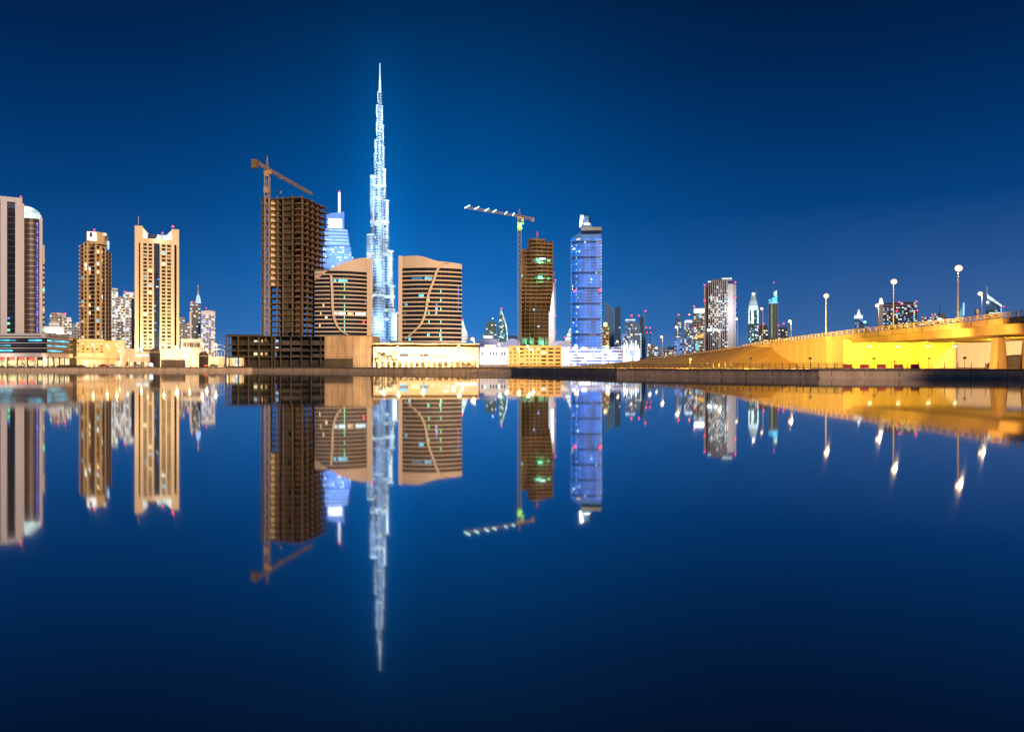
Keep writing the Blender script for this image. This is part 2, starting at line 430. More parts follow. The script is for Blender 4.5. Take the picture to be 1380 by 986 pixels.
strip(0,8,lambda i:[E3[i]-perp(i)*.35-Zv*1.0, E3[i]-perp(i)*.35+Zv*.25, E3[i]+perp(i)*.25+Zv*.25, E3[i]-perp(i)*.003-Zv*0.003,E3[i]-perp(i)*.003-Zv*1.0],'parapet_kerb',BRIDGE)
strip(0,8,lambda i:[E3[i]+perp(i)*1+Zv*.004, E3[i]+perp(i)*1+Zv*.03, E3[i]+perp(i)*(BW-1)+Zv*.03, E3[i]+perp(i)*(BW-1)+Zv*.004],'carriageway',ASPH)
def soff(i): return min(SOF, E3[i].z-1.9)
strip(0,iA,lambda i:[Vector((*(E3[i]+perp(i)*2.2).xy,E3[i].z-.903)),Vector((*(E3[i]+perp(i)*2.8).xy,soff(i))),Vector((*(E3[i]+perp(i)*15.5).xy,soff(i))),Vector((*(E3[i]+perp(i)*16.5).xy,E3[i].z-.903))],'box_girder',BRIDGE)
strip(0,iA,lambda i:[Vector((*(E3[i]+perp(i)*19).xy,E3[i].z-.903)),Vector((*(E3[i]+perp(i)*19.8).xy,soff(i))),Vector((*(E3[i]+perp(i)*33).xy,soff(i))),Vector((*(E3[i]+perp(i)*33.8).xy,E3[i].z-.903))],'box_girder',BRIDGE)
# abutment face under the deck and wing wall along the edge
pA=perp(iA); c0=E3[iA]+pA*0.25
def wallseg(name,a,b_,z0,z1a,z1b,th,m):
    d=(b_-a); d.z=0; d.normalize(); n=Vector((d.y,-d.x,0))*-th
    q=MB(); A=a-B0; B=b_-B0
    P=[(A.x,A.y),(B.x,B.y),((B+n).x,(B+n).y),((A+n).x,(A+n).y)]
    q.prism(P,z0-B0.z,0,m,z1s=[z1a-B0.z,z1b-B0.z,z1b-B0.z,z1a-B0.z]); return q.build(name,be)
wallseg('abutment',c0+Vector((0,0.3,0)),c0+pA*(BW-1)+Vector((0,0.3,0)),GZ,E3[iA].z-1.1,E3[iA].z-1.1,1.2,BRIDGE)
for i in range(iA,8):
    a=E3[i]+perp(i)*.1; b_=E3[i+1]+perp(i+1)*.1
    q=MB(); A=a-B0; B=b_-B0; n=-perp(i)*-1.0
    P=[(A.x,A.y),(A.x+n.x,A.y+n.y),(B.x+n.x,B.y+n.y),(B.x,B.y)]
    q.prism(P,-.1,0,BRIDGE,z1s=[a.z-.93-B0.z,a.z-.93-B0.z,b_.z-.93-B0.z,b_.z-.93-B0.z]); q.build('wing_wall',be)
for i in range(iA,7):
    a=E3[i]+perp(i)*.1; b_=E3[i+1]+perp(i+1)*.1
    q=MB(); n=max(2,int((b_-a).length/6))
    for kk in range(n):
        p=a.lerp(b_,(kk+.5)/n)-B0; q.box(p.x-.02,p.x+.02,p.y-.03,p.y+.05,0,p.z-1.0,BRIDGE)
    for h in (.35,.7):
        A=a-B0; B=b_-B0; q.prism([(A.x-.05,A.y-.05),(B.x-.05,B.y-.05),(B.x+.05,B.y+.05),(A.x+.05,A.y+.05)],0,0,CONCD,z1s=[A.z*h+.06,B.z*h+.06,B.z*h+.06,A.z*h+.06]) if 0 else None
    q.build('wall_joint',be)
q=MB()
for kk in range(9):
    p=c0+pA*(1+kk*4.2)-B0; q.box(p.x-.02,p.x+.02,p.y+.2,p.y+.32,0,SOF-GZ-.4,BRIDGE)
q.build('abutment_joint',be)
q=MB()
for i in range(0,8):
    a=E3[i]-perp(i)*.36; b_=E3[i+1]-perp(i+1)*.36; n=max(2,int((b_-a).length/5))
    for kk in range(n): p=a.lerp(b_,kk/n)-B0; q.box(p.x-.04,p.x+.04,p.y-.05,p.y+.05,p.z-.95,p.z+.2,CONCD)
q.build('fascia_joint',be)
# piers: tapered blades
def pier(x,Y):
    q=MB(); X=(x-690)/F*Y-B0.x; y=Y-B0.y
    def ring(w,d): return [(X+w/2*math.cos(t)*1.0 if 0 else X+ (w/2)*(1 if abs(math.cos(t))>.9 else abs(math.cos(t))**.4)*(1 if math.cos(t)>0 else -1), y+(d/2)*abs(math.sin(t))**.6*(1 if math.sin(t)>0 else -1)) for t in [2*math.pi*k/16+.01 for k in range(16)]]
    q.frust(ring(3.1,2.2),0,ring(1.9,1.9),SOF-GZ-.55,BRIDGE); q.frust(ring(1.6,1.6),SOF-GZ-.547,ring(1.6,1.6),SOF-GZ+.3,CONCD)
    q.build('pier',be)
ex=lambda t:(96+.98*t,150+.19*t)
for t in (4.5,12.0,21,29.5):
    X,Y=ex(t); pier(690+F*X/Y,Y)
# deck railing on near edge
pts=[tuple(E3[i]+Zv*.25-perp(i)*.05) for i in range(0,9)]
railing('pale three bar railing along the near edge of the lit road bridge',pts,2.5,1.05,BRIDGE,CLADC,rails=(1.0,0.68,0.34),pr=0.12,rr=0.07)
pts=[tuple(E3[i]+Zv*.25+perp(i)*BW) for i in range(0,9)]
railing('far side railing of the road bridge seen through the near one',pts,3.5,1.05,BRIDGE,CLADC,rails=(1.0,0.68,0.34),pr=0.12,rr=0.07)
# underside lamps with brackets
for k,(x,Y) in enumerate([(1172,197),(1210,196),(1251,197),(1287,199)]):
    p=px(x,467.5,Y)
    lab=['first glaring yellow lamp under the bridge, nearest the wing wall corner','second glaring yellow lamp under the bridge from the wing wall corner','third yellow lamp under the bridge, second from the first pier','glaring yellow lamp under the bridge nearest the first tapered pier'][k]
    e=bpy.data.objects.new('underpass_lamp',None); COL.objects.link(e); e.location=p; tag(e,lab,'lamp','lamps under the bridge')
    q=MB(); q.tube((0,0,.32),(0,0,1.6),.06,DARKM); q.box(-.5,.5,-.22,.22,.2,.34,DARKM); q.build('bracket',e)
    q=MB(); q.box(-.42,.42,-.18,.18,.1,.195,E_BULBY); q.build('lens',e)
    light('sodium',(0,0,-.2),9500,(1.0,0.64,0.03),.35,e,spot=((0,1,.15),178))
for k,(x,Y) in enumerate([(1345,176),(1392,160)]):
    p=px(x,461,Y); lab=['shaded yellow lamp between the two tapered bridge piers','yellow lamp under the bridge beyond the outer pier'][k]
    e=bpy.data.objects.new('underpass_lamp',None); COL.objects.link(e); e.location=p; tag(e,lab,'lamp','lamps under the bridge')
    q=MB(); q.tube((0,0,.32),(0,0,1.2),.06,DARKM); q.box(-.5,.5,-.22,.22,.2,.34,DARKM); q.build('bracket',e)
    q=MB(); q.box(-.42,.42,-.18,.18,.1,.195,E_BULBY); q.build('lens',e)
    light('sodium',(0,0,-.15),15000,(1.0,0.62,0.06),.3,e)

# sand embankment with crest along the approach road
q=MB(); k=q.mi(SAND)
crest=[(1070,247,5.2),(1040,255,9.0),(1012,272,10.35),(990,286,9.7),(960,308,9.0),(930,330,7.9),(900,350,7.2),(860,385,5.6),(810,430,3.9),(770,470,2.6),(700,520,2.0)]
toe=[(1076,209,1.79),(1050,190,1.79),(1010,182,1.79),(985,186,1.79),(950,194,1.79),(920,204,1.79),(885,215,1.79),(850,228,1.79),(800,250,1.79),(750,275,1.79),(690,300,1.79)]
nr=10
for a,b_ in zip(crest,toe):
    b_=(b_[0]-(b_[0]-a[0])*.3,max(b_[1],a[1]-34+max(0,(a[0]-1000)*.15)),b_[2])
    A=Vector(((a[0]-690)/F*a[1],a[1],a[2]-.35)); B=Vector(((b_[0]-690)/F*b_[1],b_[1],b_[2]))
    for j in range(nr+1):
        t=j/nr; p=A.lerp(B,t); h=(A.z-B.z)*((1-t)**1.15)+B.z
        p.z=h+ (0.35*math.sin(a[0]*.07+t*5)*math.sin(t*math.pi) if 0<j<nr else 0); q.v.append(tuple(p))
    A2=A+Vector((10,14,-.3)); q.v.append(tuple(A2))
m_=nr+2
# reorder: last vertex is behind crest
for i in range(len(crest)-1):
    for j in range(nr):
        q.f.append((i*m_+j,i*m_+j+1,(i+1)*m_+j+1,(i+1)*m_+j)); q.m.append(k)
    q.f.append((i*m_+nr+1,i*m_,(i+1)*m_,(i+1)*m_+nr+1)); q.m.append(k)
g=q.build('sand_embankment',smooth=True); g['kind']='structure'
# approach road on the crest
q=MB()
for i in range(8,len(E3)-1):
    a=E3[i]; b_=E3[i+1]; pa,pb=perp(i),perp(i+1)
    q.face([a+pa*.6+Zv*.05,a+pa*(BW-6)+Zv*.05,b_+pb*(BW-6)+Zv*.05,b_+pb*.6+Zv*.05],ASPH)
g=q.build('approach_road'); g['kind']='structure'
pts=[tuple(E3[i]+Zv*.1) for i in range(8,12)]
railing('low kerbside barrier on the crest of the sand slope',pts,4,.6,BRIDGE,CLADC,name='crash_barrier',rails=(1.0,.6),pr=.1,rr=.09)

# things on the promenade before the bridge
bar=None
for k,(x,lab) in enumerate([(1142,'red and white water barrier by the wing wall corner'),(1165,'red barrier second from the wing wall corner, behind a thin post'),(1188,'red barrier in the middle of the row under the lamps'),(1211,'red barrier under the small orange sign'),(1233,'orange red barrier, last of the row toward the pier')]):
    Y=150
    if bar is None:
        q=MB(); 
        q.frust([(-.95,-.28),(.95,-.28),(.95,.28),(-.95,.28)],0,[(-.95,-.25),(.95,-.25),(.95,.25),(-.95,.25)],.35,REDP)
        q.frust([(-.93,-.22),(.93,-.22),(.93,.22),(-.93,.22)],.352,[(-.9,-.1),(.9,-.1),(.9,.1),(-.9,.1)],.95,REDP)
        bar=q.build('road_barrier'); o=bar
        q=MB(); q.box(-.94,.94,-.30,-.285,.06,.16,WHITEP); q.build('reflective_stripe',o)
    else:
        o=bar.copy(); COL.objects.link(o)
        for c in bar.children: d=c.copy(); COL.objects.link(d); d.parent=o
    o.location=((x-690)/F*Y,Y,GZ); o.rotation_euler=(0,0,R(-14)); tag(o,lab,'barrier','red road barriers before the bridge')
    o.scale=(0.85+.05*(k%2),1,1)
post=None
names=['thin dark bollard at the end of the dark railing','thin dark bollard just right of the railing end','thin dark bollard before the second red barrier','thin dark bollard left of the middle red barrier','thin dark bollard right of the middle red barrier','thin dark bollard before the small orange sign','thin dark bollard behind the last red barrier','thin dark bollard below the third lamp under the bridge','thin dark bollard alone in front of the bright yellow wall','thin dark bollard below the lamp nearest the pier','thin dark bollard just left of the first pier','thin dark bollard at the right foot of the first pier','thin dark bollard between the two piers']
for x,lab in zip([1124,1128,1164,1182,1201,1223,1238,1256,1273,1291,1309,1328,1345],names):
    p=px(x,497,143 if x<1200 else 139)
    if post is None:
        q=MB(); q.tube((0,0,0),(0,0,1.15),.055,DARKM,8); q.ball((0,0,1.18),.08,DARKM); q.tube((0,0,0),(0,0,.06),.12,DARKM,8); post=q.build('bollard'); o=post
    else: o=post.copy(); COL.objects.link(o)
    o.location=(p.x,p.y,GZ); tag(o,lab,'bollard','thin bollards along the quay by the bridge')
for x,Y,lab,p_,c_,aim,an in ((1012,156,'small added amber fill light on a short mast before the sand slope, nearest the wing wall',600000,(1,.66,.06),(-.1,1,.12),110),(930,175,'small added amber fill light on a short mast before the darker sand slope',260000,(1,.50,.06),(-.1,1,.08),120),(1092,150,'small added amber fill light on a short mast facing the wing wall',600000,(1,.52,.13),(.05,1,.14),70),(850,195,'small added amber fill light on a short mast at the low left end of the sand slope',220000,(1,.50,.08),(0,1,.08),130),(1252,153,'small added amber fill light on a short mast between the red barriers and the first pier',60000,(1,.52,.08),(.25,1,.42),120),(1178,158,'small added amber fill light on a short mast among the red barriers',70000,(1,.58,.03),(.1,1,.40),100),(1300,143,'small added amber fill light on a short mast at the left foot of the first pier',22000,(1,.48,.08),(.6,1,.55),140)):
    e=bpy.data.objects.new('quay_flood_or_fill',None); COL.objects.link(e); e.location=((x-690)/F*Y,Y,GZ); tag(e,lab,'lamp')  # mast light added to brighten slope, wing wall and girder, none known here
    q=MB(); q.tube((0,0,0),(0,0,2.0),.05,DARKM); q.box(-.25,.25,-.15,.15,2.0,2.4,DARKM); q.build('stand',e); q=MB(); q.box(-.2,.2,.151,.2,2.05,2.35,E_BULBY); q.build('lens',e)
    light('sodium',(0,.45,2.2),p_,c_,.2,e,spot=(aim,an))
# small orange sign on a post
q=MB(); q.tube((0,0,0),(0,0,1.5),.05,DARKM); o=q.build('warning_sign'); o.location=(( 1206-690)/F*152,152,GZ); tag(o,'small plain orange sign board on a post behind the red barriers','sign')
q=MB(); q.box(-.35,.35,-.09,-.06,1.25,1.7,CRANEY); q.build('sign_board',o)
# site hut and sheds past the piers
t=T('site_hut','small brown site hut with a dark doorway between the bridge piers','hut',1345,190)
q=MB(); q.box(t.U(1337),t.U(1352),0,4,0,t.H(487),CRANEG); q.build('wall',t.e)
t.b('door',t.U(1344),t.U(1351),-.05,-.003,.05,t.H(488),DARKM)
t.b('roof',t.U(1336.5),t.U(1352.5),-.4,4.3,t.H(487)+.003,t.H(487)+.2,CONCD)
t=T('curved_shed','low shed with a curved dark roof edge behind the site hut','shed',1352,235)
q=MB()
pr=[]
for i in range(9):
    a=i/8; pr.append((t.U(1329+a*62), 0.8+ (t.H(479)-.8)*math.sin(a*math.pi*.75)**.8))
for a,b_ in zip(pr,pr[1:]): q.prism([(a[0],0),(b_[0],0),(b_[0],9),(a[0],9)],0,0,CONC,z1s=[a[1],b_[1],b_[1],a[1]])
q.build('wall',t.e)
q=MB()
for a,b_ in zip(pr,pr[1:]): q.tube((a[0],-.15,a[1]+.12),(b_[0],-.15,b_[1]+.12),.18,DARKM)
q.build('roof_edge',t.e)
t=T('retaining_wall','warm lit plain wall seen behind the bridge piers','wall',1345,290)
t.b('wall_face',t.U(1290),t.U(1440),0,1.5,0,t.H(455),CLADC)
t.b('coping',t.U(1289),t.U(1441),-.2,1.7,t.H(455)+.003,t.H(455)+.3,BRIDGE)
light('sodium',px(1330,488,262),30000,(1,.62,.25),.5,spot=((.1,1,.1),140))  # pair of spots added to brighten this wall, no fixture
light('sodium',px(1375,488,262),30000,(1,.62,.25),.5,spot=((.1,1,.1),140))

# ------------------------------------------------------------------ street lamps
lampmesh={}
def lamp(x,y,Y,label,power=0,col=(1.0,.62,.28),base=None,arms=1,size=1.0,name='street_lamp',group='street lamps',bulb=None,white=False):
    top=CH+(493-y)/F*Y; base=GZ if base is None else base; h=top-base
    e=bpy.data.objects.new(name,None); COL.objects.link(e); e.location=((x-690)/F*Y,Y,base); tag(e,label,'lamp',group)
    q=MB(); q.tube((0,0,0),(0,0,h),.16*size,STEEL,8,.09*size); q.box(-.3,.3,-.3,.3,0,.35,CONC); q.build('pole',e)
    q=MB(); r=.5*size
    q.tube((0,0,h-.1),(-r,-.25,h+.1),.05,STEEL); 
    if arms>1: q.tube((0,0,h-.1),(r,-.25,h+.1),.05,STEEL)
    q.build('arm',e)
    q=MB(); bm=bulb or (E_WHITE if white else E_BULB)
    if arms>1: q.ball((0,-.25,h+.05),.62*size,bm,.9,16)
    else: q.ball((-r*.9,-.25,h+.05),.52*size,bm,.9,16)
    q.build('lamp_head',e,True)
    if power: light('glow',(0,-.9,h-.35),power,col,.28*size,e)
    return e
def deckz(x):
    for a,b_ in zip(edge,edge[1:]):
        if a[0]>=x>=b_[0]:
            t=(a[0]-x)/(a[0]-b_[0]); return a[2]+(b_[2]-a[2])*t-1.25
    return GZ
for x,y,Y,lab,s_ in [(1291,362,158,'tallest bright lamp post on the bridge edge above the first pier',1.25),(1204,380,182,'bright lamp post on the bridge edge before the dark office block',1.2),(1113,399,211,'lamp post on the bridge edge standing alone in open sky',1.2)]:
    lamp(x,y,Y,lab,2600,(1,.62,.30),deckz(x)+.2,2,s_,group='lamp posts on the bridge')
for x,y,Y,lab,p_ in [(1323,396,235,'lamp post on the far side of the bridge beside the triangular tower',1600),(1184,412,270,'bright lamp post on the far side of the bridge by the white spired tower',1600),(1066,433,320,'lamp post on the bridge just right of the green crowned tower',1200),
    (1028,416,380,'lamp post behind the bridge parapet between the two crowned towers',0),(994,430,400,'lamp post touching the right edge of the tall grey tower',0),(970,446,380,'lamp post in front of the tall grey tower',1200),
    (913,441,370,'lamp post on the sand crest before the two hazy towers',1400),(893,454,400,'lamp post standing alone on the sand crest',1200),(886,469,430,'short far lamp post, right one of the close pair on the crest',0),(876,465,440,'short far lamp post, left one of the close pair on the crest',600),
    (852,451,520,'hazy lamp post before the pale white hall',0),(833,460,520,'hazy lamp post just right of the blue tower podium',900)]:
    b0=max(GZ, min(deckz(x)+.1, CH+(493-y)/F*Y-8)) if x>800 else GZ
    lamp(x,y,Y,lab,p_*3,(1,.66,.36),b0,1,1.4,group='lamp posts on the bridge and its approach')
# lamps on the town side
town=[(127,464,405,'lamp glaring in front of the yellow block windows',1),(146,465,405,'lamp on the yellow block just left of its arched door',1),(159,464,400,'tall thin lamp post right of the arched door',1),(163,473,410,'low lamp at the right end of the yellow block',0),(174,467,415,'lamp between the yellow block and the cream tower',0),
 (192,470,400,'lamp post at the left foot of the cream tower',1),(201,462,440,'lamp hugging the lower left windows of the cream tower',0),(222,464,420,'lamp at the right foot of the cream tower',1),(240,468,400,'brightest lamp at the right corner of the cream tower',1),(257,469,400,'lamp in front of the beige low building',1),
 (274,463,410,'lamp above the right domed gatehouse',1),(280,471,395,'lamp just right of the right domed gatehouse',1),(292,464,420,'lamp nearest the unfinished concrete frame',1),
 (518,471,330,'lamp over the palm trees beside the bare concrete wall',1),(538,468,335,'small lamp at the left end of the lit podium roof',1),(571,471,325,'slim lamp post in the middle of the lit podium front',1),(620,467,335,'lamp under the podium roof edge at right of the curved building',1),
 (639,457,420,'large glaring lamp between the curved building and the sail towers',1),(674,464,430,'lamp in front of the small sail tower',1),(684,471,330,'small amber lamp at the left corner of the beige car park',1),(700,470,335,'bright lamp at the foot of the lattice crane',1),(713,467,330,'taller of two amber lamps before the car park',1),(719,471,325,'shorter of two amber lamps before the car park',1),
 (778,466,480,'large glaring lamp at the left foot of the blue tower',1),(820,467,480,'large glaring lamp at the right foot of the blue tower',1)]
for x,y,Y,lab,on in town:
    big = 'large' in lab or 'brightest' in lab
    lamp(x,y,Y,lab,(20000 if big else 9000)*on,(1,.64,.27),GZ,1,1.5 if not big else 2.2,group='street lamps along the bank')
lamp(206,491.5,352,'low blue white floodlight on the left quay edge',900,(.6,.95,1),GZ,1,1.6,name='quay_flood_or_fill',group=None,white=True)

# ------------------------------------------------------------------ near buildings
def arc_pts(u0,u1,bulge,n=12,y0=0):
    return [(u0+(u1-u0)*i/n, y0-bulge*(1-(2*i/n-1)**2)) for i in range(n+1)]
def shell(mb, pts, z0, z1, th, m, back=0.0, z1f=None):
    """thin wall following plan points (outer face), thickness th inwards, set back by back"""
    n=len(pts); nor=[]
    for i in range(n):
        a=Vector(pts[max(0,i-1)]); b_=Vector(pts[min(n-1,i+1)]); d=(b_-a).normalized(); nor.append(Vector((-d.y,d.x)))
    O=[Vector(p)+nor[i]*back for i,p in enumerate(pts)]; I=[Vector(p)+nor[i]*(back+th) for i,p in enumerate(pts)]
    k=mb.mi(m); s0=len(mb.v)
    for i in range(n):
        zt=z1f(i/(n-1)) if z1f else z1
        mb.v += [(O[i].x,O[i].y,z0),(O[i].x,O[i].y,zt),(I[i].x,I[i].y,zt),(I[i].x,I[i].y,z0)]
    for i in range(n-1):
        a=s0+i*4; b_=a+4
        for j in range(4): mb.f.append((a+j,a+(j+1)%4,b_+(j+1)%4,b_+j)); mb.m.append(k)
    mb.f.append((s0,s0+3,s0+2,s0+1)); mb.m.append(k); e=s0+(n-1)*4
    mb.f.append((e,e+1,e+2,e+3)); mb.m.append(k)
def pathlen(pts): return sum((Vector(b_)-Vector(a)).length for a,b_ in zip(pts,pts[1:]))
def sub(pts, t0, t1, n=4):
    L_=pathlen(pts); 
    def at(t):
        d=t*L_
        for a,b_ in zip(pts,pts[1:]):
            l=(Vector(b_)-Vector(a)).length
            if d<=l+1e-6: return tuple(Vector(a).lerp(Vector(b_),d/max(l,1e-9)))
            d-=l
        return pts[-1]
    return [at(t0+(t1-t0)*i/n) for i in range(n+1)]
def bands(t, pts, z0, z1, n, frac, spm, glm, recess=1.0, lit=(), th=0.5, bulge_f=None, mull=0, mm=None):
    """floors: a proud spandrel ring and a recessed glass ring per floor; lit=[(floor,t0,t1,mat)]"""
    fh=(z1-z0)/n
    for j in range(n):
        a=z0+j*fh
        q=MB(); shell(q,pts,a,a+fh*frac,th+recess,spm); q.build('spandrel',t.e)
        q=MB(); shell(q,pts,a+fh*frac+.003,a+fh-.003,.3,glm if not callable(glm) else glm(j),back=recess)
        if mull:
            for i in range(1,mull):
                s_=sub(pts,i/mull-.002,i/mull+.002,1); shell(q,s_,a+fh*frac+.006,a+fh-.006,.12,mm or DARKM,back=recess-.14)
        q.build('glass_band',t.e)
    for j,t0,t1,m in lit:
        a=z0+j*fh; q=MB(); shell(q,sub(pts,t0,t1),a+fh*(frac+.06),a+fh*.94,.12,m,back=recess-.16); q.build('lit_window',t.e)

# A: white framed tower at the left edge
t=T('white_frame_tower','tall white framed tower with black glass strips and mint lit crown at left edge','tower',15,420,yaw=32)
H=t.H(265,10)
q=MB()
u=[t.U(x) for x in (-4,0.5,9.5,20.5,30)]
q.box(t.U(-9),u[0],0,16,0,H,CLADW); q.box(u[1],u[2],0,16,0,H,CLADW); q.box(u[3],u[4],0,16,0,H,CLADW)
q.box(u[2]+.003,u[3]-.003,0.02,2.5,t.H(272,15),H-.003,CLADW)
q.box(u[0]+.003,u[1]-.003,0.02,2.5,t.H(268,0),H-.003,CLADW)
q.build('stone_frame',t.e)
q=MB(); q.box(u[2]+.003,u[3]-.003,1.6,14,0,t.H(280,15),GLASS); q.box(u[0]+.003,u[1]-.003,1.6,14,0,t.H(272,0),GLASS)
q.box(u[2]+.1,u[3]-.1,1.4,1.59,t.H(279.7,15),t.H(273,15),GLASSB)
q.build('glass_strip',t.e)
q=MB()
for j in range(27):
    z=3.4*j+15
    if z<t.H(281,15): q.box(u[2]+.01,u[3]-.01,1.35,1.59,z,z+.15,DARKM); q.box(u[0]+.01,u[1]-.01,1.35,1.59,z,z+.15,DARKM)
q.build('floor_line',t.e)
for y,m in ((437,E_GRN),(446,E_GRN),(430,E_BLUE)): t.window(t.U(11.5),1.34,t.H(y,11),1.2,1.2,m,name='window')
# curved wing
cx,cy,rr=t.U(42.3),6.0,4.6
pc=[(cx+rr*math.cos(R(a)),cy+rr*math.sin(R(a))) for a in range(-150,16,12)]
zc=t.H(293,40)
bands(t,pc,12,zc,24,.10,STEEL,lambda j:mat('violet_grey_glass',(0.07,0.05,0.06),0.3,noise=.3),recess=.25,th=.2)
q=MB(); shell(q,pc,zc+.003,t.H(279,38),.4,E_CROWN,z1f=lambda f:t.H(276.5,36)-5.5*f*f); q.build('lit_crown',t.e)
q=MB(); q.prism([(cx+(rr-.6)*math.cos(R(a)),cy+(rr-.6)*math.sin(R(a))) for a in range(0,360,20)],0,zc-1,GLASS); q.build('core',t.e)
q=MB()
for j in range(44):
    z=14+j*(zc-16)/44; s_=sub(pc,.60,.66,1); shell(q,s_,z,z+1.3,.1,E_VIO if j%3 else E_BLUE,back=-.15)
q.build('led_strip',t.e)
# outer pier
q=MB(); x0,x1=t.U(53.0,4),t.U(57.2,4); q.box(x0,x1,4,16,0,t.H(293,55,4),CLADW); q.box(u[4]+.003,u[4]+.9,.5,5,0,H-3,CLAD); q.build('stone_pier',t.e)
beacon(t,t.U(28),1,H,.55); beacon(t,(x0+x1)/2,5,t.H(293,55,4),.5)
t.done()
# its podium
t=T('banded_podium','low podium with cyan lit window bands over red signed shops at left edge','building',61,378,yaw=0)
P1=(0,0); far_=px(98,453.5,411); P2=(far_.x-t.X,far_.y-t.Y); P0=(t.U(-60),0)
pl=[P0,P1]; pr_=[P1,P2]
zt=t.H(449); z1=t.H(454.5); zb=t.H(475.5); zg=t.H(481)
for pts in (pl,pr_):
    q=MB(); shell(q,pts,z1,zt,2,CLADW); q.build('parapet',t.e)
    q=MB(); shell(q,pts,zg,zb,2,CLAD if pts is pr_ else CLADW); q.build('fascia',t.e)
    fh=(z1-zb)/3
    for j in range(3):
        q=MB(); shell(q,pts,zb+j*fh+.003,zb+j*fh+fh-.35,.3,GLASS,back=1.2); q.build('glass_band',t.e)
        q=MB(); shell(q,pts,zb+j*fh+fh-.347,zb+j*fh+fh-.003,1.6,CLADW); q.build('spandrel',t.e)
        q=MB(); shell(q,pts,zb+j*fh+fh*.45,zb+j*fh+fh*.45+.12,.5,STEEL,back=.5); q.build('handrail',t.e)
    for (j,a,b_) in [(2,.1,.33),(2,.38,.66),(2,.8,.97),(1,.35,.42),(1,.48,.6),(0,.05,.4),(0,.42,.62)] if pts is pl else [(2,.05,.95),(1,.1,.3),(1,.35,.9),(0,.1,.7)]:
        q=MB(); shell(q,sub(pts,a,b_),zb+j*fh+fh*.30,zb+j*fh+fh*.62,.1,E_CYAN,back=1.05); q.build('lit_window',t.e)
q=MB(); q.prism([P0,P1,P2,(P2[0]-6,P2[1]+20),(P0[0],28)],z1+.5,z1+.9,CONCD); q.prism([(P0[0],2.2),(-2,2.2),(P2[0]-2.5,P2[1]),(P2[0]-6,P2[1]+20),(P0[0],28)],0,z1+.49,CONCD); q.build('roof',t.e)
# shops
L_=-P0[0]; n=9
for i in range(n):
    a,b_=P0[0]+L_*i/n,P0[0]+L_*(i+1)/n
    t.b('shop_window',a+.6,b_-.6,1.4,1.6,.5,zg-1.6,E_SHOP)
    t.b('column',a-.35,a+.35,.2,.9,0,zg-.003,WHITEP)
    if i in (4,5,6,7): t.b('shop_sign',a+1.2,b_-1,.9,1.1,zg-1.5,zg-.3,E_SIGN)
d=(Vector(P2)-Vector(P1)).normalized()
for i in range(5):
    f0,f1=i/5,(i+1)/5
    q=MB(); shell(q,sub([P1,P2],f0+.03,f1-.03,1),.5,zg-.4,.2,E_SHOP if i%2 else E_WARM,back=1.4); q.build('shop_window',t.e)
    q=MB(); shell(q,sub([P1,P2],f0,f0+.02,1),0,zg-.003,.6,WHITEP,back=.2); q.build('column',t.e)
# roof planting
for k,(x,lab) in enumerate([(64,'dark shrub on the left podium roof, nearest the tower foot'),(72,'dark shrub on the podium roof before the white lit hotel'),(80,'dark shrub on the podium roof, third from the tower foot'),(87,'dark shrub on the podium roof, fourth from the tower foot'),(94,'dark shrub at the outer corner of the podium roof')]):
    q=MB(); r_=random.Random(k)
    for i in range(260):
        a=r_.random()*6.28; rr_=1.6*r_.random()**.5; z=r_.random()*1.6
        x_,y_=rr_*math.cos(a)*1.3,rr_*math.sin(a); s_=.22
        q.face([(x_-s_,y_,z),(x_+s_,y_+r_.uniform(-.2,.2),z+.1),(x_+.1,y_,z+s_*1.4)],LEAF)
    q.tube((0,0,0),(0,0,.8),.12,BARK)
    Y=378+(x-61)/37*33+2.5; o=q.build('shrub'); o.location=((x-690)/F*Y-.5,Y,GZ+z1+.9); tag(o,lab,'shrub','shrubs on the podium roof')
light('shop_glow',(t.X-20,t.Y-6,6),2500,(1,.8,.5),1)
light('shop_glow',(t.X+2,t.Y-2,5),1800,(1,.75,.55),1)
t.done()
light('facade_wash',(t.X-8,t.Y+10,26),2500,(1,.75,.75),1)

# tower behind A
t=T('apartment_block','slim beige tower showing just behind the white framed tower','tower',57,620)
q=MB(); q.box(t.U(50),t.U(60),0,16,0,t.H(330),CLADC); q.box(t.U(50)-.4,t.U(60)+.4,-.4,15,t.H(352),t.H(350),CLADC); q.build('body',t.e)
for j in range(24):
    t.window(t.U(58.6),-.05,t.H(352)-4.2*(j+1),1.6,1.8,E_GRN if j in(5,13,14) else (E_WARM if j in(9,18,20) else OPEN),.2)
t.done()

